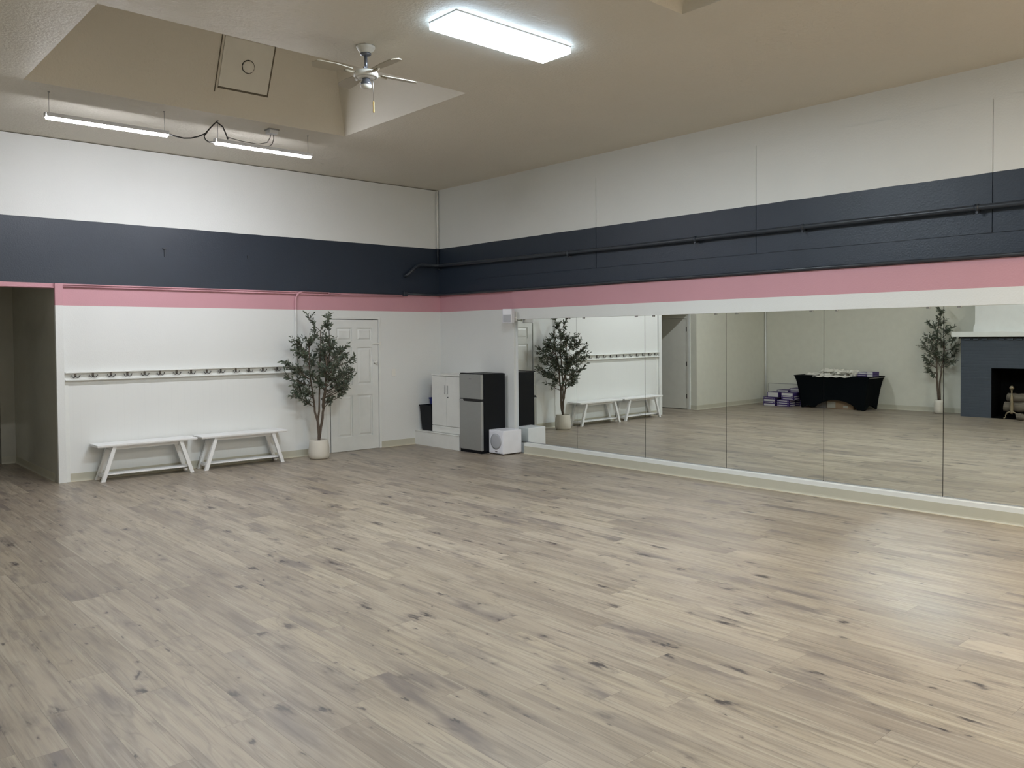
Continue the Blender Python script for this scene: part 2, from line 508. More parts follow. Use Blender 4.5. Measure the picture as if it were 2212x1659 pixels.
h = b.build('swing_latch', M['cover'], d); h['label'] = 'small swing bar latch on the door edge'
b = MB()
for (x0, x1, z0, z1) in ((-1.186, -1.150, 0, 2.075), (-2.12, -2.066, 0, 2.075), (-2.066, -1.186, 2.040, 2.075)):
    b.box(x0, x1, -.006, 0, z0, z1, .001)
b.build('door_casing', M['trim'], d)

d = sroot('door_2', (OPX0 - .03, .66, 0))
b = MB()
fx = OPX0
b.box(fx - .13, fx + .006, D2Y0 - .045, D2Y0, 0, D2Z + .045)
b.box(fx - .13, fx + .006, D2Y1, D2Y1 + .045, 0, D2Z + .045)
b.box(fx - .13, fx + .006, D2Y0, D2Y1, D2Z, D2Z + .045)
b.box(fx - .07, fx - .055, D2Y0, D2Y1, D2Z - .015, D2Z)
b.build('door_frame', M['greydoor'], d)
b = MB(); b.box(fx - .05, fx - .008, D2Y0 + .004, D2Y1 - .004, .012, D2Z - .006, .001)
b.build('door_leaf', M['greydoor'], d)
for z in (.30, 1.04, 1.83):
    b = MB(); b.box(fx - .010, fx - .003, D2Y0 - .012, D2Y0 + .03, z - .05, z + .05); b.tube([(fx + .002, D2Y0 + .002, z - .052), (fx + .002, D2Y0 + .002, z + .052)], .007)
    b.build('hinge', M['hook'], d)

d = sroot('door_3', (-6.4, 3.04, 0))
b = MB(); b.box(-6.95, -6.02, 3.02, 3.05, .01, 2.05, .003); b.build('door_leaf', M['navydoor'], d)
b = MB(); b.box(-7.0, -6.95, 3.0, 3.05, 0, 2.10); b.box(-6.02, -5.97, 3.0, 3.05, 0, 2.10); b.box(-7.0, -5.97, 3.0, 3.05, 2.05, 2.10)
b.build('door_frame', M['greydoor'], d)

# baseboards, trims
def cove(b, x0, x1, y0, y1, nx, ny, h=.102, toe=.013):
    """cove base along a wall run; (nx, ny) points into the room; wall line given by x0..x1 / y0..y1"""
    t0 = .004
    if ny:   # runs along x
        pr = [(y0, 0), (y0 + ny * toe, 0), (y0 + ny * toe, .004), (y0 + ny * .006, .016), (y0 + ny * t0, .03), (y0 + ny * t0, h), (y0, h)]
        b.prism(pr, 0, x0, x1)
    else:
        pr = [(x0, 0), (x0 + nx * toe, 0), (x0 + nx * toe, .004), (x0 + nx * .006, .016), (x0 + nx * t0, .03), (x0 + nx * t0, h), (x0, h)]
        # prism along y : (x, z) outline
        b.prism(pr, 1, y0, y1)
b = MB()
cove(b, -1.150, -.505, 0, 0, 0, -1)
cove(b, -5.655, -2.12, -.008, 0, 0, -1)
b.mi = 1
b.box(-1.150, -.505, -.016, -.011, 0, .005); b.box(-5.655, -2.12, -.024, -.018, 0, .005)
struct(b.build('baseboard_back', [M['beige'], M['toe_glint']]))
b = MB(); cove(b, 0, 0, YF, -2.10, -1, 0, h=.116); b.mi = 1; b.box(-.018, -.011, YF, -2.10, 0, .006)
struct(b.build('baseboard_right', [M['beige'], M['toe_glint']]))
b = MB(); cove(b, XL, 0, -4.72, 0, 1, 0); b2 = None
struct(b.build('baseboard_left', M['beige']))
b = MB(); cove(b, XL, OPX0, 0, 0, 0, -1); cove(b, OPX0, OPX0, .0, D2Y0 - .05, 1, 0)
struct(b.build('baseboard_back_left', M['beige']))
b = MB(); cove(b, OPX1, OPX1, .14, 2.30, -1, 0); cove(b, -5.97, OPX1, 2.30, 0, 0, -1)
struct(b.build('baseboard_hall', M['beige']))
b = MB(); b.box(0, .078, YF, -2.10, 0, .162, .002)       # ledge the mirrors stand above
struct(b.build('trim_1', M['trim']))
b = MB(); b.box(OPX1 - .002, -5.703, -.045, .0, 0, 2.435, .003)    # post at the hall opening
struct(b.build('trim_2', M['band']))
b = MB(); b.box(-5.695, -2.62, -.008, 0, .0, 1.25)
struct(b.build('trim_3', M['bead']))
b = MB(); b.box(-5.70, -5.655, -.014, 0, 0, 1.25, .002)
struct(b.build('trim_4', M['trim']))
b = MB(); b.box(OPX0 + .001, OPX0 + .014, .165, .215, 0, 2.40, .002)   # white edge strip beside the hall door
struct(b.build('trim_5', M['trim']))
b = MB(); b.box(OPX0, OPX1, -.02, 0, 2.375, 2.392, .002); b.box(OPX1 + .09, -1.86, -.016, 0, 2.418, 2.433, .002)
struct(b.build('trim_6', M['pinkc']))
b = MB(); b.tube([(XL + .03, -.03, 0), (XL + .03, -.03, 2.6)], .018)
struct(b.build('trim_7', M['trim']))
b = MB(); b.box(-1.84, 0, -.014, 0, 2.434, 2.446, .002)
struct(b.build('trim_8', M['navyc']))

b = MB(); b.box(-2.595, -2.13, -.022, 0, 1.258, 1.337, .002); b.box(-2.595, -2.13, -.05, 0, 1.337, 1.352, .003)
struct(b.build('trim_9', M['trim']))

# ------------------------------------------------------------------ mirror panels
YAW1 = .0025   # the first panel hangs very slightly turned
MW = 1.2219; Y0 = -3.1282 + MW
def mirror(i):
    yc = Y0 - MW * (i + .5)
    z0, z1 = .163, 2.02
    names = ['first from the room corner, beside the wall speaker', 'second from the room corner, showing the olive tree',
             'third from the room corner, showing the hall door', 'fourth from the room corner, showing the purple boxes',
             'fifth from the room corner, showing most of the black table', 'sixth from the room corner, showing the fireplace',
             'seventh from the room corner, at the photo edge', 'eighth from the room corner, past the frame', 'last one along the wall']
    t = thing('mirror_panel', 'tall frameless wall mirror panel, ' + names[i], 'mirror', (XM, yc, 1.0), 'mirror panels along the right wall')
    w = MW / 2 - .003
    b = MB(); b.box(0, .006, -w, w, z0 - 1, z1 - 1)
    b.bm.faces.ensure_lookup_table()
    for f in b.bm.faces:
        f.normal_update()
        f.material_index = 0 if f.normal.x < -.9 else 1
    b.build('glass', [M['mirror'], M['dark']], t, world=False)
    b = MB(); b.box(.0065, .012, -MW / 2, MW / 2, z0 - 1, z1 - 1); b.build('backing', M['dark'], t, world=False)
    b = MB(); b.prism([(-.006, z0 - 1.), (.004, z0 - 1.), (.004, z0 - .998), (-.004, z0 - .998), (-.004, z0 - .990), (-.006, z0 - .990)], 1, -w, w)
    b.build('bottom_channel', M['chrome'], t, world=False)
    for yy in (-w + .14, w - .14):
        b = MB(); b.box(-.012, .0, yy - .018, yy + .018, .990, 1.012, .003); b.build('mirror_clip', M['chrome'], t, world=False)
    t.rotation_euler = (0, -.00419, YAW1 if i == 0 else 0.)
    return t
for i in range(7): mirror(i)

# ------------------------------------------------------------------ benches
def bench(loc, label):
    t = thing('bench', label, 'bench', loc, 'white benches against the back wall')
    b = MB(); b.box(-.612, .612, -.345, -.030, .434, .456, .003); b.box(-.605, .605, -.338, -.037, .424, .435)
    b.build('seat', M['bench'], t, world=False)
    for sx in (-1, 1):
        for y0, y1 in ((-.325, -.285), (-.085, -.045)):
            xt, xb, w = .405 * sx, .545 * sx, .024
            b = MB()
            b.hexa([(xb - w, y0, 0), (xb + w, y0, 0), (xb + w, y1, 0), (xb - w, y1, 0)],
                   [(xt - w, y0, .424), (xt + w, y0, .424), (xt + w, y1, .424), (xt - w, y1, .424)])
            b.build('leg', M['bench'], t, world=False)
    for sx in (-1, 1):
        b = MB(); b.box(.415 * sx - .012, .415 * sx + .012, -.285, -.085, .372, .424, .002); b.build('end_rail', M['bench'], t, world=False)
        b = MB(); b.box(.525 * sx - .012, .525 * sx + .012, -.285, -.085, .045, .072, .002); b.build('lower_rail', M['bench'], t, world=False)
    for yy in (-.275, -.100):
        b = MB(); b.box(-.40, .40, yy - .008, yy + .008, .385, .424, .001); b.build('apron', M['bench'], t, world=False)
    b = MB(); b.box(-.528, .528, -.282, -.088, .072, .086, .002); b.build('shelf', M['bench'], t, world=False)
    return t
b1 = bench((-4.822, 0, 0), 'white wooden bench with splayed legs, nearer the hall opening')
dup(b1, (-3.545, 0, 0), 'white wooden bench with splayed legs, beside the potted olive tree')

# ------------------------------------------------------------------ coat rail with hooks
t = thing('coat_rail', 'long white wall rail with a row of double coat hooks above the benches', 'coat rack', (-4.2, 0, 1.29))
b = MB()
b.box(-5.70, -2.645, -.022, 0, 1.258, 1.337, .002); b.build('rail_board', M['trim'], t)
b = MB(); b.box(-5.70, -2.645, -.066, 0, 1.336, 1.352, .004); b.build('cap_moulding', M['trim'], t)
b = MB(); b.box(-5.70, -2.645, -.056, 0, 1.244, 1.260, .003); b.build('bottom_moulding', M['trim'], t)
HX = [-5.58, -5.38, -5.169, -4.972, -4.761, -4.565, -4.352, -4.159, -3.948, -3.752, -3.538, -3.345, -3.141, -2.922]
hk = None
for i, x in enumerate(HX):
    if hk is None:
        b = MB(); b.box(-.013, .013, -.029, -.021, -.008, .036, .003)
        for sx in (-1, 1):
            b.tube([(0, -.028, .004), (sx * .010, -.036, -.012), (sx * .026, -.045, -.017), (sx * .040, -.050, -.006), (sx * .046, -.051, .008)], .0052, 8)
            b.sphere((sx * .046, -.051, .011), .0075, n=8)
        hk = b.build('hook', M['hook'], t, world=False); o = hk
    else:
        o = hk.copy(); COL.objects.link(o); o.parent = t
    o.location = (x + 4.2, 0, 1.297 - 1.29)

# ------------------------------------------------------------------ olive trees
def tree(loc, stems, targets, label, pot_prof, pot_h, seed, leaf_n, lean=0.):
    rnd = random.Random(seed)
    t = thing('potted_olive_tree', label, 'potted plant', loc)
    b = MB(); b.lathe(pot_prof, n=40, cap=False)
    r0 = pot_prof[0][0]; b.lathe([(r0 * .2, .002), (r0, .002)], n=40, cap=True)
    b.build('pot', M['pot'], t, world=False)
    rt = pot_prof[-1][0]
    b = MB(); b.lathe([(rt * .98, pot_h - .03), (rt * .97, pot_h - .022), (.02, pot_h - .012)], n=24)
    b.build('soil', M['soil'], t, world=False)
    tb = MB(); lb = MB(); ob = MB()
    def bez(p0, p1, p2, n):
        return [p0 * (1 - u) ** 2 + p1 * 2 * u * (1 - u) + p2 * u * u for u in [k / n for k in range(n + 1)]]
    stemP = []
    for st in stems:
        pts = [Vector(p) for p in st]
        out = []
        for k in range(len(pts) - 1):
            for u in (0, .33, .66):
                q = pts[k].lerp(pts[k + 1], u); out.append(q + Vector((rnd.uniform(-.006, .006), rnd.uniform(-.006, .006), 0)))
        out.append(pts[-1])
        rad = [.022 * (1 - .74 * i / (len(out) - 1)) for i in range(len(out))]
        tb.tube(out, rad, 8); stemP.append((out, rad))
    def leaf(p, d, L):
        d = d.normalized(); s = d.cross(Vector((rnd.uniform(-1, 1), rnd.uniform(-1, 1), rnd.uniform(-.3, 1)))).normalized()
        up = s.cross(d); w = L * rnd.uniform(.13, .19)
        A = p; B = p + d * L * .30 + s * w; C = p + d * L * .68 + s * w * .85 - up * L * .03; D = p + d * L - up * L * .07
        F = p + d * L * .68 - s * w * .85 - up * L * .03; E = p + d * L * .30 - s * w
        m1 = p + d * L * .30 - up * w * .25; m2 = p + d * L * .68 - up * (w * .25 + L * .03)
        V = [lb.bm.verts.new(q) for q in (A, B, C, D, F, E, m1, m2)]
        for f in ((0, 1, 6), (6, 1, 2, 7), (7, 2, 3), (0, 6, 5), (6, 7, 4, 5), (7, 3, 4)):
            ff = lb.bm.faces.new([V[i] for i in f]); ff.smooth = True
    def twig(pts, n):
        for i in range(n):
            u = .12 + .88 * (i / max(1, n - 1)); k = min(int(u * (len(pts) - 1)), len(pts) - 2)
            fr = u * (len(pts) - 1) - k
            p = pts[k].lerp(pts[k + 1], fr); d = (pts[k + 1] - pts[k]).normalized()
            a = rnd.uniform(0, 2 * PI); q = d.orthogonal().normalized(); q.rotate(Matrix.Rotation(a, 3, d))
            dd = (d * rnd.uniform(.4, 1.1) + q * rnd.uniform(.5, 1.)).normalized()
            leaf(p, dd, rnd.uniform(.043, .074))
    for tg in targets:
        T = Vector(tg[:3]); spread = tg[3] if len(tg) > 3 else .10
        best = None
        for si, (out, rad) in enumerate(stemP):
            for k, q in enumerate(out):
                if q.z > T.z - .12: continue
                if q.z < .75 * T.z * .55: continue
                h = (T - q); sc_ = h.length + abs(h.z - h.xy.length * 1.1) * .4
                if best is None or sc_ < best[0]: best = (sc_, q, rad[k])
        if best is None: best = (0, stemP[0][0][-1], .006)
        q = best[1]
        mid = q.lerp(T, .5) + Vector((0, 0, -.02)) + Vector((rnd.uniform(-.04, .04), rnd.uniform(-.04, .04), 0)) + (T - q).xy.to_3d() * .12
        P = bez(q, mid, T, 8)
        tb.tube(P, [max(.0022, min(best[2] * .7, .008) * (1 - .75 * i / 8)) for i in range(9)], 6)
        twig(P[4:], leaf_n)
        for j in range(6):
            k = rnd.randint(2, 7); s0 = P[k]
            dv = (T - q).normalized() * rnd.uniform(.5, 1.) + Vector((rnd.gauss(0, .55), rnd.gauss(0, .55), rnd.gauss(.25, .4)))
            dv = dv.normalized() * rnd.uniform(.08, .16) * (spread / .10)
            if (s0 + dv).y + loc[1] > -.02 and loc[1] > -1: dv.y = -abs(dv.y) * .3
            Q = bez(s0, s0 + dv * .5 + Vector((0, 0, -.01)), s0 + dv, 4)
            tb.tube(Q, [.003, .0027, .0024, .002, .0016], 5)
            twig(Q, int(leaf_n * .62))
    tb.build('trunk', M['bark'], t, world=False)
    lb.build('foliage', M['leaf'], t, world=False)
    ob.bm.free()
    return t
# targets are local to the pot: x along the back wall, z height
rt = random.Random(5)
T1 = [(-.14, .0, 2.06, .06), (.22, .02, 2.10, .06), (.13, -.03, 1.95, .07), (.0, .05, 1.80, .1), (.08, -.05, 1.72), (-.10, .03, 1.70), (.17, .06, 1.76),
      (-.30, 0, 1.70), (-.22, .10, 1.62), (-.38, -.05, 1.58), (-.50, .05, 1.42), (-.42, -.18, 1.36), (-.50, 0, 1.22), (-.36, .1, 1.30), (-.32, -.25, 1.50),
      (-.40, .02, 1.08), (-.28, -.15, 1.04), (-.40, .05, .96), (-.22, .12, 1.12), (-.30, -.05, .88, .08), (-.14, -.1, 1.26), (-.05, .1, 1.42), (-.02, -.2, 1.56),
      (.06, .05, 1.50), (.02, -.12, 1.35), (.10, .1, 1.28), (.05, -.25, 1.20), (.04, 0, 1.12), (.28, .05, 1.66), (.33, -.1, 1.58), (.22, -.28, 1.46),
      (.42, 0, 1.60), (.52, .08, 1.52), (.58, -.05, 1.44), (.55, 0, 1.30), (.60, .04, 1.20), (.48, -.2, 1.26), (.44, .1, 1.12), (.36, 0, 1.02), (.46, -.04, 1.06),
      (.34, -.15, .94), (.24, .08, .86, .08), (.26, -.12, 1.18), (.20, .06, 1.36), (-.08, -.35, 1.32), (.10, -.40, 1.36), (-.2, -.34, 1.16), (.25, -.36, 1.10), (0, -.42, 1.62), (-.12, .16, 1.54), (.14, .18, 1.58), (.30, .17, 1.38)]
S1 = [[(0, 0, .24), (.008, 0, .34), (-.02, 0, .54), (-.06, .0, .69), (-.08, 0, .88), (-.11, .02, 1.15), (-.13, .02, 1.45), (-.12, .02, 1.75)],
      [(0, 0, .25), (.004, .004, .34), (-.018, .004, .54), (0, -.01, .69), (.015, -.01, 1.02), (.035, .01, 1.37), (.05, 0, 1.85)],
      [(.004, 0, .30), (.05, 0, .52), (.07, -.02, .735), (.10, -.02, .95), (.115, -.02, 1.19), (.19, 0, 1.5), (.20, .02, 1.82)],
      [(.07, -.02, .73), (.04, -.06, .86), (.055, -.13, 1.05), (.03, -.2, 1.3), (.02, -.2, 1.5)]]
pot1 = [(.105, .0), (.135, .008), (.148, .04), (.152, .085), (.148, .15), (.138, .22), (.130, .268), (.127, .276), (.120, .276), (.118, .262), (.118, .24)]
tree((-2.458, -.37, 0), S1, T1, 'tall artificial olive tree in a round cream pot beside the white panelled door', pot1, .262, 3, 14)
T2 = [(.0, .0, 2.26, .06), (.03, -.03, 2.12, .06), (-.05, .06, 1.98, .07), (.0, .22, 1.90, .08), (.02, .10, 1.82), (0, -.08, 1.90), (0, -.22, 1.80), (.05, -.15, 1.72),
      (0, .28, 1.66), (-.05, .18, 1.60), (.05, .05, 1.66), (0, -.30, 1.58), (.06, -.38, 1.44), (-.05, -.28, 1.40), (0, .36, 1.48), (.05, .30, 1.38), (0, .22, 1.30), (-.06, .10, 1.36),
      (0, -.05, 1.42), (.05, -.16, 1.28), (0, -.36, 1.30), (0, .30, 1.18), (.05, .20, 1.10), (0, .05, 1.18), (0, -.10, 1.12), (.04, -.24, 1.10), (0, .26, .96, .08), (0, .16, .90, .07), (.2, .1, 1.5), (.2, -.1, 1.55), (.22, 0, 1.3)]
S2 = [[(0, .01, .28), (0, .04, .60), (0, .05, .95), (0, .05, 1.4), (0, .02, 1.95)],
      [(0, -.01, .28), (0, -.01, .62), (0, -.05, .95), (0, -.10, 1.3), (0, -.08, 1.75)]]
pot2 = [(.07, 0), (.085, .006), (.095, .05), (.097, .12), (.092, .22), (.086, .285), (.080, .285), (.078, .25)]
tree((-9.68, -4.225, 0), S2, T2, 'slim artificial olive tree in a tall cream pot beside the fireplace', pot2, .275, 11, 12)

# ------------------------------------------------------------------ corner: platform, cabinet, bins, fridge, subwoofer, wall speaker
t = thing('corner_platform', 'low white boxed platform in the corner under the white cabinet', 'platform', (-.25, -.6, 0))
b = MB(); b.box(-.500, .034, -1.165, -.001, 0, .218); b.build('platform_body', M['cab'], t)
b = MB(); b.box(-.508, .034, -1.170, -.001, .218, .232, .002); b.build('platform_top', M['cab'], t)

t = thing('storage_cabinet', 'white two-door storage cabinet standing on the corner platform', 'cabinet', (-.25, -.78, .232))
CY0, CY1 = -1.155, -.395
b = MB(); b.box(-.425, .015, CY0, CY1, .2325, 1.135, .002); b.build('cabinet_body', M['cab'], t)
b = MB(); b.box(-.450, .02, CY0 - .006, CY1 + .006, 1.135, 1.160, .003); b.build('cabinet_top', M['cab'], t)
ym = (CY0 + CY1) / 2
for (ya, yb, sgn) in ((CY1 - .004, ym + .002, 1), (ym - .002, CY0 + .004, -1)):
    b = MB(); b.box(-.444, -.427, ya, yb, .345, 1.128, .002); dr = b.build('door', M['cab'], t)
    yh = ym + sgn * .033
    b = MB(); b.box(-.450, -.443, yh - .012, yh + .012, .845, .985, .002); hh = b.build('handle', M['chrome'], dr); hh['label'] = 'slim recessed metal pull'
b = MB(); b.box(-.444, -.427, CY0 + .004, CY1 - .004, .236, .338, .002); b.build('plinth_panel', M['cab'], t)
b = MB(); b.lathe([(.010, 0), (.010, .004), (.004, .006), (.004, .018)], (-.444, ym - .045, .80), 12, axis=(-1, 0, 0)); b.build('lock', M['badge'], t)

def bin_(x0, x1, y0, y1, z0, z1, inset, m_, name, label):
    t = tag(None or MBbin(x0, x1, y0, y1, z0, z1, inset).build(name, m_), label, 'bin'); return t
def MBbin(x0, x1, y0, y1, z0, z1, k):
    b = MB()
    q0 = [(x0 + k, y0 + k, z0), (x1 - k, y0 + k, z0), (x1 - k, y1 - k, z0), (x0 + k, y1 - k, z0)]
    q1 = [(x0, y0, z1), (x1, y0, z1), (x1, y1, z1), (x0, y1, z1)]
    A = [b.bm.verts.new(p) for p in q0]; B = [b.bm.verts.new(p) for p in q1]
    th = .006
    Ci = [b.bm.verts.new((p[0] + (th if p[0] == x0 else -th), p[1] + (th if p[1] == y0 else -th), z1)) for p in q1]
    Di = [b.bm.verts.new((p[0] + (th if i in (0, 3) else -th), p[1] + (th if i in (0, 1) else -th), z0 + .01)) for i, p in enumerate(q0)]
    b.bm.faces.new(A[::-1])
    for i in range(4):
        j = (i + 1) % 4
        b.bm.faces.new((A[i], A[j], B[j], B[i])); b.bm.faces.new((B[i], B[j], Ci[j], Ci[i])); b.bm.faces.new((Ci[i], Ci[j], Di[j], Di[i]))
    b.bm.faces.new(Di)
    b.box(x0 - .008, x0, y0 - .008, y1 + .008, z1 - .022, z1 + .001); b.box(x1, x1 + .008, y0 - .008, y1 + .008, z1 - .022, z1 + .001)
    b.box(x0, x1, y0 - .008, y0, z1 - .022, z1 + .001); b.box(x0, x1, y1, y1 + .008, z1 - .022, z1 + .001)
    return b
bin_(-.445, -.262, -.375, -.055, .2325, .645, .028, M['black'], 'waste_bin', 'black plastic waste bin on the platform left of the white cabinet')
bin_(-.246, -.05, -.375, -.055, .2325, .752, .012, M['bluebin'], 'recycling_bin', 'blue plastic bin peeking out behind the black waste bin')

t = thing('refrigerator', 'black and steel two-door refrigerator standing between cabinet and white subwoofer', 'refrigerator', (-.27, -1.455, 0))
FY0, FY1 = -1.708, -1.188
b = MB(); b.box(-.452, -.030, FY0, FY1, .035, 1.192, .004); b.build('fridge_body', M['black'], t)
b = MB(); b.box(-.495, -.44, FY0 + .004, FY1 - .004, 1.186, 1.202, .003); b.box(-.452, -.05, FY0 + .02, FY1 - .02, 1.19, 1.197); b.build('top_cap', M['black'], t)
def fdoor(z0, z1, nm):
    b = MB(); b.box(-.508, -.458, FY0 + .002, FY1 - .002, z0, z1, .006, seg=2); o = b.build(nm, M['steel'], t); return o
d1 = fdoor(.815, 1.186, 'freezer_door'); d2 = fdoor(.045, .782, 'fridge_door')
b = MB(); b.box(-.500, -.455, FY0 + .004, FY1 - .004, .782, .815); b.box(-.513, -.499, FY0 + .004, FY1 - .12, .776, .797, .003); o = b.build('handle_recess', M['dark'], t)
b = MB(); b.box(-.512, -.500, FY1 - .10, FY1 - .004, .786, .806, .002); b.build('hinge', M['chrome'], t)
b = MB(); b.box(-.5095, -.507, -1.478, -1.428, 1.110, 1.118); o = b.build('badge', M['badge'], d1); o['label'] = 'small dark maker badge'
b = MB(); b.box(-.495, -.05, FY0 + .01, FY1 - .01, .0, .036); b.build('base_grille', M['black'], t)
b = MB(); b.box(-.506, -.47, FY0 + .03, FY1 - .03, .034, .045); b.build('kick_plate', M['black'], t)

t = thing('subwoofer', 'white cube subwoofer with round grey grille on the floor against the mirror wall', 'speaker', (-.19, -1.88, 0))
b = MB(); b.box(-.368, -.004, -2.045, -1.718, .016, .362, .008, seg=2); b.build('cabinet', M['sub'], t)
b = MB(); b.box(-.373, -.367, -2.030, -1.733, .030, .335, .002); b.build('baffle', M['sub'], t)
b = MB(); b.lathe([(.118, 0), (.118, .006), (.09, .010), (.01, .012)], (-.373, -1.885, .195), 40, axis=(-1, 0, 0)); o = b.build('round_grille', M['grille'], t); o['label'] = 'round grey cloth grille'
b = MB(); b.box(-.3745, -.372, -1.915, -1.865, .040, .050); b.build('badge', M['badge'], t)
for (x, y) in ((-.35, -2.02), (-.35, -1.74), (-.03, -2.02), (-.03, -1.74)):
    b = MB(); b.lathe([(.014, 0), (.016, .017)], (x, y, 0), 12); b.build('foot', M['black'], t)

t = thing('wall_speaker', 'small white loudspeaker mounted high on the wall at the first mirror', 'speaker', (-.02, -1.93, 2.05))
Rz = Matrix.Rotation(radians(30), 3, 'Z')
b = MB(); b.box(-.075, .065, -.073, .073, -.105, .105, .012, seg=3); bmesh.ops.rotate(b.bm, cent=(0, 0, 0), matrix=Rz, verts=b.bm.verts)
bmesh.ops.translate(b.bm, vec=(-.115, .012, .005), verts=b.bm.verts); b.build('speaker_body', M['sub'], t, world=False)
b = MB(); b.box(-.079, -.074, -.060, .060, -.092, .020, .004, seg=2); bmesh.ops.rotate(b.bm, cent=(0, 0, 0), matrix=Rz, verts=b.bm.verts)
bmesh.ops.translate(b.bm, vec=(-.115, .012, .005), verts=b.bm.verts); o = b.build('grille', M['grille'], t, world=False)
b = MB(); b.box(.008, .019, -.022, .022, -.075, .075, .002); b.tube([(.012, .0, -.02), (-.03, .004, -.02)], .012, 10); b.build('bracket', M['cover'], t, world=False)

# ------------------------------------------------------------------ pipes and conduits on the walls
t = thing('wall_pipe', 'thick dark painted pipe running along the blue band of the mirror wall', 'pipe', (-.08, -6, 2.9))
P = [(-.70, -.02, 2.735), (-.66, -.07, 2.765), (-.50, -.08, 2.895), (-.46, -.08, 2.915), (-.40, -.08, 2.925), (-.17, -.085, 2.930), (-.10, -.12, 2.930), (-.08, -.20, 2.928)]
for y in range(1, 15): P.append((-.075, -y, 2.925 - .006 * min(y, 4) - (.0)))
P[-1] = (-.075, YF + .02, 2.895)
b = MB(); b.tube(P, .026, 14); b.build('pipe_run', M['navyc'], t)
for y in (-3.1, -5.23, -6.62, -8.35, -10.6, -12.8):
    b = MB(); b.tube([(-.075, y - .016, 2.90), (-.075, y + .016, 2.90)], .034, 14); b.box(-.075, .0, y - .012, y + .012, 2.862, 2.878); b.box(-.082, -.066, y - .01, y + .01, 2.845, 2.875); b.build('pipe_clamp', M['navyc'], t)
t = thing('lower_pipe', 'thin dark conduit along the lower edge of the blue band round the room corner', 'pipe', (-.03, -6, 2.46))
P = [(-.66, -.035, 2.452), (-.20, -.035, 2.452), (-.07, -.035, 2.452), (-.032, -.07, 2.452), (-.03, -.2, 2.452), (-.03, -4, 2.456), (-.03, YF + .02, 2.452)]
b = MB(); b.tube(P, .017, 12); b.build('pipe_run', M['navyc'], t)
b = MB(); b.box(-.725, -.655, -.055, -.001, 2.415, 2.49, .004); b.build('junction_body', M['navyc'], t)
t = thing('corner_conduit', 'thin vertical conduit down the room corner, white above the blue band', 'pipe', (-.034, -.036, 3.2))
M['conduitw'] = mat('glossy_white_conduit', (.80, .80, .76), .28)
b = MB(); b.tube([(-.036, -.038, CZ - .012), (-.034, -.038, 3.216)], .0155, 14); b.build('white_length', M['conduitw'], t)
b = MB(); b.tube([(-.034, -.038, 3.2155), (-.032, -.038, 2.965)], .0155, 14); b.build('dark_length', M['navyc'], t)
b = MB(); b.tube([(-.03, -.05, 2.90), (-.03, -.06, 2.87), (-.0, -.10, 2.855), (.0, -.13, 2.865)], .009, 8)
tag(b.build('pipe_hook', M['navyc']), 'small bent pipe hook below the thick dark pipe in the corner', 'hook')

t = thing('wall_conduit', 'thin pink conduit along the top of the pink band on the back wall', 'pipe', (-4, -.03, 2.39))
b = MB(); b.tube([(OPX0 + .02, -.028, 2.383), (-5.83, -.028, 2.383)], .009, 8); b.tube([(-5.70, -.022, 2.398), (-1.9, -.022, 2.398), (-.72, -.022, 2.412)], .010, 8)
b.build('conduit_run', M['pinkc'], t)
pts = [(-2.62, -.030, .98), (-2.62, -.030, 2.05), (-2.62, -.030, 2.30)] + [(-2.62 + .10 * (1 - cos(radians(a))), -.032, 2.30 + .125 * sin(radians(a))) for a in (15, 30, 45, 60, 75)] + [(-2.50, -.038, 2.435), (-2.10, -.038, 2.437), (-2.075, -.034, 2.425), (-2.07, -.034, 2.40)]
b = MB(); b.tube(pts, .0145, 12)
tag(b.build('bent_conduit', M['band']), 'white vertical conduit behind the olive tree bending over at the pink band', 'pipe')
t = thing('junction_box', 'small white wall box at the end of the conduit behind the olive tree', 'electrical box', (-2.62, 0, .96))
b = MB(); b.hexa([(-2.675, -.001, .93), (-2.565, -.001, .93), (-2.565, -.05, .93), (-2.675, -.05, .93)], [(-2.64, -.001, 1.04), (-2.60, -.001, 1.04), (-2.60, -.02, 1.04), (-2.64, -.02, 1.04)])
b.build('box_body', M['cover'], t)
b = MB(); b.box(-2.70, -2.56, -.075, -.001, .918, .931, .002); b.build('box_shelf', M['cover'], t)

t = thing('light_switch', 'white light switch plate on the back wall between door and corner', 'switch', (-.911, 0, 1.184))
b = MB(); b.box(-.947, -.875, -.007, -.001, 1.126, 1.242, .003); b.build('cover_plate', M['cover'], t)
b = MB(); b.box(-.919, -.903, -.012, -.006, 1.168, 1.200, .002); b.build('rocker', M['cover'], t)
for (x, z, lab) in ((-4.47, 2.915, 'small dark bracket left of centre on the blue band of the back wall'), (-3.33, 2.90, 'small dark nail stub on the blue band nearer the corner')):
    s_ = 1. if x < -4 else .4
    b = MB(); b.box(x - .008, x + .008, -.012, -.001, z - .085 * s_, z + .02 * s_, .001); b.box(x - .028 * s_, x + .012 * s_, -.03, -.001, z + .012 * s_, z + .026 * s_, .001)
    tag(b.build('wall_bracket', M['navyc']), lab, 'bracket')

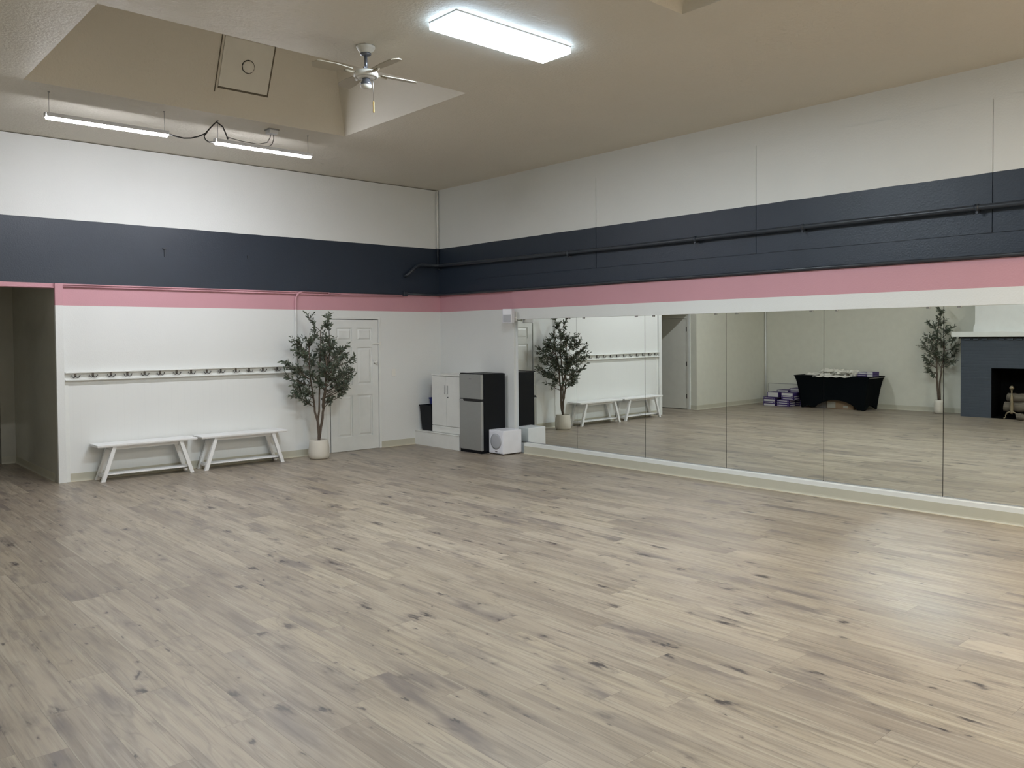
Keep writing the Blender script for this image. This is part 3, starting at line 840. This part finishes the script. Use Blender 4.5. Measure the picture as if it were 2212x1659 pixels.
# ------------------------------------------------------------------ ceiling things
def panel_light(x0, x1, y0, y1, label, m_):
    t = thing('panel_light', label, 'ceiling light', ((x0 + x1) / 2, (y0 + y1) / 2, CZ))
    b = MB(); b.box(x0, x1, y0, y1, CZ - .012, CZ - .0005, .002); b.build('housing', M['housing'], t)
    b = MB(); k = .004
    b.hexa([(x0 + .001, y0 + .001, CZ - .012), (x1 - .001, y0 + .001, CZ - .012), (x1 - .001, y1 - .001, CZ - .012), (x0 + .001, y1 - .001, CZ - .012)],
           [(x0 + k, y0 + k, CZ - .060), (x1 - k, y0 + k, CZ - .060), (x1 - k, y1 - k, CZ - .060), (x0 + k, y1 - k, CZ - .060)])
    bmesh.ops.recalc_face_normals(b.bm, faces=b.bm.faces)
    for f in b.bm.faces: f.material_index = 0 if f.normal.z < -.9 else 1
    b.build('diffuser', [m_, M['pside'] if m_ is M['panel'] else M['housing']], t); return t
panel_light(-4.505, -3.280, -6.285, -5.940, 'bright rectangular LED panel on the ceiling between the two light wells', M['panel'])
panel_light(-8.75, -7.525, -6.285, -5.940, 'dimmer rectangular LED panel on the ceiling towards the fireplace side', M['dim'])
panel_light(-4.505, -3.280, -11.30, -10.955, 'rectangular LED panel on the ceiling behind the second light well', M['panel'])
panel_light(-2.2, -.98, -12.9, -12.55, 'warm rectangular ceiling panel near the mirror wall behind the viewer', M['warm'])

def strip(loc, label):
    t = thing('strip_light', label, 'ceiling light', loc, 'strip lights hanging along the back wall')
    L = .585
    b = MB(); b.prism([(-.041, -.019), (-.037, -.019), (-.037, -.010), (.037, -.010), (.037, -.019), (.041, -.019), (.030, .022), (-.030, .022)], 0, -L, L); b.build('housing', M['housing'], t, world=False)
    b = MB(); b.prism([(-.0365, -.0105), (-.0365, -.024), (-.024, -.039), (0, -.043), (.024, -.039), (.0365, -.024), (.0365, -.0105)], 0, -L + .004, L - .004); b.build('diffuser', M['tube'], t, world=False)
    for sx in (-1, 1):
        b = MB(); b.box(sx * L - .006, sx * L + .012 * sx, -.035, .035, -.025, .024, .004); b.build('end_cap', M['housing'], t, world=False)
        b = MB(); b.tube([(sx * (L - .03), 0, .02), (sx * (L - .03), 0, .228)], .0022, 6); b.box(sx * (L - .03) - .008, sx * (L - .03) + .008, -.008, .008, .222, .2295); b.build('hanging_wire', M['greyw'], t, world=False)
    return t
s1 = strip((-5.715, -2.04, 3.96), 'hanging LED strip light nearer the hall, left of the two')
dup(s1, (-4.020, -2.04, 3.96), 'hanging LED strip light nearer the room corner, right of the two')
b = MB()
b.tube([(-5.105, -2.04, 3.955), (-5.06, -2.045, 3.942), (-4.96, -2.05, 3.932), (-4.88, -2.05, 3.945), (-4.80, -2.05, 3.975), (-4.72, -2.05, 4.02), (-4.66, -2.05, 4.095), (-4.61, -2.04, 4.150), (-4.585, -2.04, 4.172),
        (-4.56, -2.04, 4.155), (-4.52, -2.05, 4.125), (-4.49, -2.05, 4.06), (-4.46, -2.045, 3.995)], .0075, 8)
b.tube([(-4.70, -2.05, 4.035), (-4.735, -2.05, 3.99), (-4.72, -2.05, 3.950), (-4.68, -2.05, 3.932), (-4.62, -2.04, 3.945)], .0065, 8)
tag(b.build('power_cable', M['cable']), 'black looping cable joining the two hanging strip lights', 'cable')
t = thing('ceiling_junction_box', 'small grey junction box on the ceiling above the right strip light', 'electrical box', (-3.93, -2.05, CZ))
b = MB(); b.box(-3.985, -3.875, -2.10, -1.99, CZ - .055, CZ - .001, .004); b.build('box_body', M['housing'], t)
b = MB(); b.box(-3.995, -3.865, -2.11, -1.98, CZ - .014, CZ - .0005, .002); b.build('flange', M['greyw'], t)
b = MB(); b.tube([(-3.95, -2.05, 4.13), (-3.955, -2.05, 4.09), (-3.99, -2.045, 4.03), (-4.10, -2.04, 3.996), (-4.30, -2.04, 4.00), (-4.46, -2.04, 4.02)], .005, 6)
b.tube([(-3.91, -2.05, 4.13), (-3.91, -2.05, 4.08), (-3.93, -2.045, 4.02), (-3.97, -2.04, 3.988)], .005, 6); b.build('lead_wires', M['greyw'], t)

# access hatch on the sloping far side of the first well
t = thing('access_hatch', 'square access hatch with a round knob on the slope of the first light well', 'hatch', (-4.45, -2.42, 4.46))
def slope(x, z, off):   # point on the far slope, lifted off by off towards the room
    y = -2.305 - AY * (z - CZ); n = Vector((0, -1, -AY)).normalized()
    return tuple(Vector((x, y, z)) + n * off)
def slab(b, x0, x1, z0, z1, o0, o1):
    b.hexa([slope(x0, z0, o0), slope(x1, z0, o0), slope(x1, z1, o0), slope(x0, z1, o0)], [slope(x0, z0, o1), slope(x1, z0, o1), slope(x1, z1, o1), slope(x0, z1, o1)])
M['gap'] = mat('shadow_gap_paint', (.13, .11, .08), .8)
M['hatchp'] = mat('hatch_paint', (.70, .675, .60), .5)
b = MB(); slab(b, -4.725, -4.175, 4.46, 4.935, .001, .012); b.build('hatch_panel', M['hatchp'], t)
b = MB()
slab(b, -4.760, -4.752, 4.40, 4.99, .001, .010)
slab(b, -4.175, -4.155, 4.44, 4.945, .001, .004); slab(b, -4.725, -4.155, 4.440, 4.460, .001, .004)
b.build('frame_gap', M['gap'], t)
b = MB(); c0 = slope(-4.435, 4.695, .012); b.lathe([(.066, 0), (.066, .014), (.058, .020), (.01, .021)], c0, 10, axis=Vector((0, -1, -AY)).normalized()); b.build('knob', M['hatchp'], t)
b = MB(); c0 = slope(-4.435, 4.695, .0125); b.lathe([(.072, 0), (.072, .003), (.01, .0032)], c0, 24, axis=Vector((0, -1, -AY)).normalized()); b.build('knob_rim', M['dark'], t)

# ceiling fan
FX, FYc = -4.59, -5.16
t = thing('ceiling_fan', 'small white ceiling fan with pull chain beside the first light well', 'ceiling fan', (FX, FYc, CZ))
b = MB(); b.lathe([(.078, 0), (.080, -.010), (.074, -.022), (.056, -.046), (.046, -.058), (.02, -.06)], (FX, FYc, CZ - .0005), 32); b.build('canopy', M['fanw'], t)
b = MB(); b.lathe([(.046, 0), (.044, -.012), (.028, -.018)], (FX, FYc, CZ - .0605), 24); b.build('canopy_ring', M['fang'], t)
b = MB(); b.tube([(FX, FYc, CZ - .07), (FX, FYc, CZ - .21)], .0135, 14); b.box(FX - .024, FX - .010, FYc - .012, FYc + .004, CZ - .195, CZ - .17, .003); b.build('downrod', M['fang'], t)
b = MB(); b.lathe([(.02, .035), (.062, .032), (.094, .018), (.103, .004), (.103, -.018), (.096, -.028), (.088, -.030), (.086, -.020), (.070, -.034), (.035, -.036)], (FX, FYc, 3.958), 40); b.build('motor_housing', M['fanw'], t)
b = MB(); b.lathe([(.036, .005), (.030, -.012), (.034, -.014), (.046, -.040), (.048, -.055)], (FX, FYc, 3.922), 28); b.build('switch_housing', M['fang'], t)
b = MB(); b.lathe([(.048, 0), (.050, -.006), (.042, -.022), (.015, -.030)], (FX, FYc, 3.867), 28); b.build('bottom_cap', M['fanw'], t)
for a in (174, 84, -6, -90):
    ar = radians(a); Rb = Matrix.Rotation(ar, 3, 'Z')
    b = MB()
    tilt = radians(11)
    n_ = 14; top = []; bot = []
    for i in range(n_ + 1):
        u = i / n_; r = .135 + .345 * u
        w = (.036 + .024 * min(1, u * 2.2)) * (math.sqrt(max(0., 1 - ((u - .86) / .14) ** 2)) if u > .86 else 1)
        w = max(w, .004)
        for sgn, lst in ((1, top), (-1, bot)):
            lst.append((r, sgn * w))
    out = top + bot[::-1]
    A = [b.bm.verts.new(Rb @ Vector((p[0], p[1] * cos(tilt), p[1] * sin(tilt) + .004)) + Vector((FX, FYc, 3.968))) for p in out]
    B = [b.bm.verts.new(Rb @ Vector((p[0], p[1] * cos(tilt), p[1] * sin(tilt) - .003)) + Vector((FX, FYc, 3.968))) for p in out]
    b.bm.faces.new(A); b.bm.faces.new(B[::-1])
    for i in range(len(A)): b.bm.faces.new((A[i], B[i], B[(i + 1) % len(A)], A[(i + 1) % len(A)]))
    bl = b.build('blade', M['blade'], t)
    b = MB(); p0 = Rb @ Vector((.09, 0, 0)); p1 = Rb @ Vector((.19, 0, 0)); F = Vector((FX, FYc, 3.962))
    b.tube([F + p0, F + p0.lerp(p1, .5) + Vector((0, 0, -.006)), F + p1], [.009, .010, .014], 8); b.build('blade_arm', M['blade'], bl)
cd = Vector((.745, -.667, 0))   # to the viewer's right
c0 = Vector((FX, FYc, 0)) + cd * .048
b = MB(); b.tube([(c0.x, c0.y, 3.905), (c0.x + .006, c0.y - .005, 3.902), (c0.x + .009, c0.y - .008, 3.89), (c0.x + .010, c0.y - .008, 3.735)], .0022, 6); pc = b.build('pull_chain', M['chrome'], t)
b = MB(); b.lathe([(.003, .10), (.0075, .085), (.006, .04), (.0085, .012), (.003, 0)], (c0.x + .010, c0.y - .008, 3.635), 12); b.build('pull_knob', M['pull'], pc)

# ------------------------------------------------------------------ far side of the room, seen in the mirrors
# fireplace against the left wall
t = thing('fireplace', 'dark painted brick fireplace with a white mantel shelf and white chimney breast', 'fireplace', (-9.6, -5.87, 0))
FXf = -9.40; yL, yR = -4.745, -7.0; oL, oR, oz = -5.305, -6.44, .985
b = MB()
XF = XL + .003
b.box(XF, FXf, oL, yL, 0, 1.575); b.box(XF, FXf, yR, oR, 0, 1.575); b.box(XF, FXf, oR, oL, oz, 1.575)
b.build('brick_surround', M['brick'], t)
for k in range(14):
    y = yL - .13 - k * .155
    if k % 4 == 3: continue
    b = MB(); b.box(FXf, FXf + .035, y - .05, y + .05, 1.535, 1.57, .004); b.build('brick_corbel', M['brick'], t)
b = MB(); b.box(XF, FXf + .12, yR - .14, yL + .14, 1.60, 1.70, .004); b.build('mantel', M['trim'], t)
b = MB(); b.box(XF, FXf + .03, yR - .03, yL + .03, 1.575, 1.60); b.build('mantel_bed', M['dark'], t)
b = MB(); b.box(XF, -9.47, yR + .24, -4.985, 1.70, CZ - .004); 
b.prism([(-4.985, 1.70), (-4.955, 1.70), (-4.955, 1.80), (-4.985, 1.86)], 0, XF, -9.47)
b.build('chimney_breast', M['white'], t)
b = MB(); b.box(XL + .002, XL + .03, oR, oL, 0, oz); b.box(XL + .002, FXf - .02, oR, oR + .01, 0, oz); b.box(XL + .002, FXf - .02, oL - .01, oL, 0, oz); b.box(XL + .002, FXf - .02, oR, oL, oz - .01, oz); b.box(XL + .002, FXf - .005, oR, oL, 0.001, .012)
b.build('firebox', M['soot'], t)
def andiron(y, label):
    t = thing('andiron', label, 'andiron', (-9.34, y, .012), 'brass andirons in the fireplace')
    b = MB(); b.sphere((0, 0, .60), .042, n=20); b.build('ball_finial', M['brass'], t, world=False)
    b = MB(); b.lathe([(.012, .56), (.02, .55), (.012, .53), (.013, .48), (.034, .40), (.030, .34), (.040, .22), (.030, .14), (.036, .12), (.02, .10)], n=20); b.build('stem', M['brass'], t, world=False)
    for sy in (-1, 1):
        b = MB(); b.tube([(0, 0, .13), (.01, sy * .03, .135), (.015, sy * .07, .12), (.015, sy * .10, .07), (.015, sy * .098, .03), (.015, sy * .12, .010), (.015, sy * .14, .014)], [.014, .014, .013, .011, .010, .011, .008], 10)
        b.build('leg', M['brass'], t, world=False)
    b = MB(); b.box(-.40, -.02, -.012, .012, .08, .105); b.box(-.40, -.375, -.012, .012, 0, .09); b.build('log_bar', M['black'], t, world=False)
    return t
andiron(-5.69, 'brass andiron with ball finial at the left of the firebox')
andiron(-6.10, 'brass andiron with ball finial at the right of the firebox')
def log_(x, z, y0, y1, r, label, dx=0., dz=0.):
    b = MB(); rnd = random.Random(int(z * 1000)); n = 10
    pts = [(x + dx * i / n + rnd.uniform(-.006, .006), y0 + (y1 - y0) * i / n, z + dz * i / n + rnd.uniform(-.006, .006)) for i in range(n + 1)]
    b.tube(pts, [r * rnd.uniform(.94, 1.06) for _ in pts], 16)
    tag(b.build('firewood_log', M['log']), label, 'log', 'logs in the fireplace')
log_(-9.49, .235, -5.52, -6.20, .095, 'split log lying lowest across the andirons')
log_(-9.69, .228, -5.50, -6.22, .085, 'round log lying behind the lowest log')
log_(-9.57, .405, -5.56, -6.15, .085, 'grey log stacked on top of the lower two logs', dz=.01)
log_(-9.24, .075, -5.80, -5.94, .062, 'short log piece on the hearth in front of the andirons')

# table with stretch cover
TX0, TX1, TY0, TY1, TZ = -9.87, -9.10, -3.03, -1.235, .742
t = thing('covered_table', 'folding table under a black stretch cover, seen in the mirror by the far wall', 'table', ((TX0 + TX1) / 2, (TY0 + TY1) / 2, 0))
def cover():
    b = MB(); cx, cy = (TX0 + TX1) / 2, (TY0 + TY1) / 2
    per = []     # (side, u) samples, corners included
    nS = {'f': 40, 'r': 16, 'b': 40, 'l': 16}
    for s_, (p, q) in zip('frbl', [((1, 1), (1, -1)), ((1, -1), (-1, -1)), ((-1, -1), (-1, 1)), ((-1, 1), (1, 1))]):
        for i in range(nS[s_]):
            u = i / nS[s_]; per.append((s_, u, p[0] + (q[0] - p[0]) * u, p[1] + (q[1] - p[1]) * u))
    def zb(s_, u):
        if s_ in 'fb':
            if u < .03 or u > .97: return .0
            if u < .22: return .06 * sin(PI * (u - .03) / .19)
            if u < .9: return .005 + .20 * sin(PI * (u - .22) / .68) ** .7
            return .01
        if u < .12 or u > .88: return .0
        return .10 * sin(PI * (u - .12) / .76) ** .8
    K = 14; V = []
    for k in range(K + 1):
        row = []
        for (s_, u, px, py) in per:
            z0 = zb(s_, u); f = k / K; z = TZ - .012 + (z0 - TZ + .012) * f
            h = 1 - z / TZ
            pull = h ** .55
            hx = .385 - .075 * pull; hy = .8975 - .165 * pull
            x, y = px * hx, py * hy
            bow = sin(PI * h) * .03 if h < 1 else 0
            if s_ == 'f': x -= bow * sin(PI * u)
            if s_ == 'b': x += bow * sin(PI * u)
            if s_ == 'r': y += bow * sin(PI * u) * .8
            if s_ == 'l': y -= bow * sin(PI * u) * .8
            row.append(b.bm.verts.new((cx + x, cy + y, z)))
        V.append(row)
    n = len(per)
    for k in range(K):
        for i in range(n):
            f = b.bm.faces.new((V[k][i], V[k][(i + 1) % n], V[k + 1][(i + 1) % n], V[k + 1][i])); f.smooth = True
    topv = [b.bm.verts.new((cx + px * .378, cy + py * .890, TZ)) for (_, _, px, py) in per]
    for i in range(n): b.bm.faces.new((topv[i], topv[(i + 1) % n], V[0][(i + 1) % n], V[0][i]))
    b.bm.faces.new(topv)
    return b
cover().build('stretch_cover', M['table'], t)
b = MB(); b.box(TX0 + .02, TX1 - .02, TY0 + .02, TY1 - .02, TZ - .04, TZ - .004); b.build('tabletop', M['greyc'], t)
for sx in (-1, 1):
    for sy in (-1, 1):
        x = (TX0 + TX1) / 2 + sx * .295; y = (TY0 + TY1) / 2 + sy * .71
        b = MB(); b.tube([(x, y, .0), (x - sx * .02, y, TZ - .05)], .013, 8); b.build('leg', M['greyw'], t)

def heap(x, y, sx, sy, h, seed, label, name='folded_garment'):
    rnd = random.Random(seed); b = MB(); n, m_ = 22, 22
    layers = max(1, round(h / .042)); z0 = TZ + .002
    for L in range(layers):
        z1 = z0 + h / layers
        ox, oy, a = rnd.uniform(-.02, .02), rnd.uniform(-.02, .02), rnd.uniform(-.25, .25)
        V = []
        for i in range(n + 1):
            row = []
            for j in range(m_ + 1):
                u, v = i / n * 2 - 1, j / m_ * 2 - 1
                X = u * sx * (1 + .08 * sin(3 * v + L)); Y = v * sy * (1 + .08 * sin(4 * u + L * 2))
                e = (max(0, 1 - abs(u) ** 6) * max(0, 1 - abs(v) ** 6)) ** .5
                nz = noise.noise(Vector((u * 1.9 + seed, v * 2.3, L * 3.1))) * .95 + noise.noise(Vector((u * 5 + seed, v * 6, L))) * .45
                z = z0 + (z1 - z0) * e * (1 + nz * 1.1)
                row.append(b.bm.verts.new((x + ox + X * cos(a) - Y * sin(a), y + oy + X * sin(a) + Y * cos(a), z)))
            V.append(row)
        B = [[b.bm.verts.new((v.co.x, v.co.y, z0)) if (i in (0, n) or j in (0, m_)) else None for j, v in enumerate(r)] for i, r in enumerate(V)]
        for i in range(n):
            for j in range(m_):
                f = b.bm.faces.new((V[i][j], V[i + 1][j], V[i + 1][j + 1], V[i][j + 1])); f.smooth = True
        for i in range(n):
            b.bm.faces.new((B[i][0], B[i + 1][0], V[i + 1][0], V[i][0])); b.bm.faces.new((V[i][m_], V[i + 1][m_], B[i + 1][m_], B[i][m_]))
        for j in range(m_):
            b.bm.faces.new((V[0][j], V[0][j + 1], B[0][j + 1], B[0][j])); b.bm.faces.new((B[n][j], B[n][j + 1], V[n][j + 1], V[n][j]))
        z0 = z1 * .995 + z0 * .005
    return tag(b.build(name, M['paperw']), label, 'clothing', 'pale garments on the black table')
heap(-9.55, -1.55, .20, .145, .035, 1, 'thin flat pale garment at the left end of the black table')
heap(-9.50, -1.905, .21, .145, .130, 2, 'tallest pile of pale folded garments on the black table')
heap(-9.46, -2.255, .20, .135, .115, 3, 'crumpled pale garment in the middle of the black table')
heap(-9.44, -2.52, .17, .072, .115, 4, 'small pale garment bundle next to the purple cartons')
b = MB()
n = 30
for i in range(n):
    y0 = -1.72 - .86 * i / n; y1 = -1.72 - .86 * (i + 1) / n
    z0 = .722 + .008 * sin(i * .9); z1 = .722 + .008 * sin((i + 1) * .9)
    b.hexa([(TX1 + .004, y0, z0), (TX1 + .004, y1, z1), (TX1 - .14, y1, TZ + .002), (TX1 - .14, y0, TZ + .002)],
           [(TX1 + .009, y0, z0), (TX1 + .009, y1, z1), (TX1 + .003, y1, TZ + .006), (TX1 + .003, y0, TZ + .006)])
tag(b.build('cloth_strip', M['paperw']), 'long pale cloth lying along the front edge of the black table', 'cloth')

# cartons
def carton(name, x0, y0, z0, D, Wd, Hh, style, label, group, body=None):
    """x0,y0: front-left seen from the mirror; front faces +x, runs to -y"""
    t = thing(name, label, 'box', (x0 - D / 2, y0 - Wd / 2, z0), group)
    b = MB(); b.box(-D / 2, D / 2, -Wd / 2, Wd / 2, 0.0, Hh - .001, .002); b.build('carton_body', body or M['purple'], t, world=False)
    if style == 'stripe':
        b = MB(); b.box(D / 2, D / 2 + .0012, -Wd * .36, Wd * .36, Hh * .40, Hh * .68); b.build('end_label', M['carton'], t, world=False)
        b = MB(); b.box(-D * .38, D * .32, -Wd / 2 - .0012, -Wd / 2, Hh * .30, Hh * .70); b.build('side_label', M['carton'], t, world=False)
        for sg in (-1, 1):
            b = MB(); b.sphere((D / 2, sg * Wd * .44, Hh * .5), .008, (.15, 1, 1), 10); b.build('end_dot', M['carton'], t, world=False)
    elif style == 'white':
        b = MB(); b.box(D / 2, D / 2 + .0012, -Wd * .47, Wd * .44, Hh * .06, Hh * .92); b.build('end_label', M['carton'], t, world=False)
    return t
cnt = 0
order = {1: 'second up', 2: 'third up', 3: 'fourth up', 4: 'fifth up', 5: 'sixth up', 6: 'seventh up'}
BH = .051
def stack(x0, y0, styles, where, D=.32, Wd=.305):
    for i, s_ in enumerate(styles):
        rr = random.Random(int(-x0 * 100) + i * 7)
        pos_ = 'lowest' if i == 0 else ('top' if i == len(styles) - 1 else order[i])
        carton('carton', x0 + rr.uniform(-.008, .008), y0 + rr.uniform(-.008, .008), i * BH, D, Wd, BH - .001,
               s_, ('purple carton with thin stripe' if s_ == 'stripe' else 'carton with wide white end') + ', ' + pos_ + ' in the ' + where, 'purple and white cartons stacked by the table')
stack(-9.10, -.463, ['white', 'stripe', 'white', 'stripe'], 'front left stack')
stack(-9.08, -.835, ['stripe', 'stripe', 'stripe'], 'front stack next to the black table')
stack(-9.44, -.62, ['white', 'stripe', 'stripe', 'stripe', 'white', 'white', 'white'], 'back left stack')
stack(-9.44, -.945, ['stripe', 'stripe', 'stripe', 'stripe', 'stripe', 'white', 'stripe', 'white'], 'back stack half hidden by the table')
carton('carton', -9.115, -.56, .204, .30, .29, .115, 'white', 'large pale box lying on the front left carton stack', 'purple and white cartons stacked by the table', M['purple'])
carton('carton', -9.11, -.93, .153, .30, .305, .05, 'stripe', 'purple carton lying fourth above the front stack by the table', 'purple and white cartons stacked by the table')
carton('carton', -9.11, -.92, .203, .30, .305, .05, 'stripe', 'purple carton lying fifth above the front stack by the table', 'purple and white cartons stacked by the table')
carton('carton', -9.11, -.92, .253, .30, .305, .065, 'white', 'white-ended carton lying on top above the front stack by the table', 'purple and white cartons stacked by the table')
t = thing('foam_board', 'large pale board leaning on the far wall behind the carton stacks', 'board', (-9.9, -.9, 0))
b = MB(); b.box(-9.945, -9.90, -1.30, -.13, .001, .47, .003); b.build('board_sheet', M['cabox'], t)
b = MB(); b.box(-9.947, -9.895, -1.30, -.13, .47, .478); b.box(-9.947, -9.895, -.13, -.120, .001, .478); b.build('board_edge', M['greyw'], t)
GT = 'purple cartons on the black table'
carton('carton', -9.28, -2.655, TZ + .002, .30, .215, .046, 'stripe', 'lower purple carton of the pair on the table top', GT)
carton('carton', -9.31, -2.665, TZ + .050, .28, .20, .045, 'white', 'white-ended carton on the lower purple carton on the table top', GT)
carton('carton', -9.26, -2.885, TZ + .002, .30, .135, .05, 'white', 'bottom carton of the narrow pair at the right end of the table', GT)
carton('carton', -9.26, -2.88, TZ + .053, .30, .14, .052, 'white', 'upper carton of the narrow pair at the right end of the table', GT)
# cardboard boxes beneath
def cardboard(x0, y0, D, Wd, Hh, m_, label, labs):
    t = thing('cardboard_box', label, 'box', (x0 - D / 2, y0 - Wd / 2, 0), 'cardboard boxes under the black table')
    b = MB(); b.box(-D / 2, D / 2, -Wd / 2, Wd / 2, 0.001, Hh, .003); b.build('box_body', m_, t, world=False)
    for (a0, a1, z0, z1) in labs:
        b = MB(); b.box(D / 2, D / 2 + .0015, a0, a1, z0, z1); b.build('paper_label', M['label'], t, world=False)
cardboard(-9.30, -1.52, .36, .42, .17, M['greyc'], 'dull grey cardboard box under the left half of the table', [])
cardboard(-9.27, -1.96, .36, .62, .19, M['brown'], 'brown cardboard box with pale labels under the table', [(.10, .29, .02, .16), (-.19, -.08, .03, .085)])

# ------------------------------------------------------------------ world, camera, view
w = bpy.data.worlds.new('world'); sc.world = w; w.use_nodes = True
w.node_tree.nodes['Background'].inputs[0].default_value = (0, 0, 0, 1)
w.node_tree.nodes['Background'].inputs[1].default_value = 0.

f, yaw, pitch, roll = 1799.41267, .729176950, .0280587467, -.00718625161
C = Vector((-8.39285493, -11.2310800, 1.74534978)); py = 778.0222
d_ = Vector((sin(yaw) * cos(pitch), cos(yaw) * cos(pitch), -sin(pitch))); r_ = Vector((cos(yaw), -sin(yaw), 0)); u_ = r_.cross(d_)
r2 = r_ * cos(roll) + u_ * sin(roll); u2 = -r_ * sin(roll) + u_ * cos(roll)
cam = bpy.data.cameras.new('camera'); co = bpy.data.objects.new('camera', cam); COL.objects.link(co)
cam.sensor_width = 36.; cam.lens = f / 2212 * 36.; cam.shift_y = -(829.5 - py) / 2212; cam.clip_start = .05; cam.clip_end = 100
co.matrix_world = Matrix(((r2.x, u2.x, -d_.x, C.x), (r2.y, u2.y, -d_.y, C.y), (r2.z, u2.z, -d_.z, C.z), (0, 0, 0, 1)))
sc.camera = co

sc.view_settings.view_transform = 'Standard'; sc.view_settings.look = 'None'; sc.view_settings.gamma = 1.
sc.view_settings.exposure = 2.05; sc.view_settings.use_curve_mapping = False
cy = sc.cycles
cy.use_denoising = True
try:
    cy.denoiser = 'OPENIMAGEDENOISE'; cy.denoising_input_passes = 'RGB_ALBEDO_NORMAL'; cy.denoising_prefilter = 'ACCURATE'
except Exception: pass
cy.time_limit = 1050.
cy.max_bounces = 8; cy.diffuse_bounces = 5; cy.glossy_bounces = 4; cy.transmission_bounces = 2
cy.caustics_reflective = True; cy.caustics_refractive = False
cy.blur_glossy = .6; cy.sample_clamp_indirect = 8.; cy.sample_clamp_direct = 0.
cy.use_adaptive_sampling = True; cy.adaptive_threshold = .04; cy.adaptive_min_samples = 16
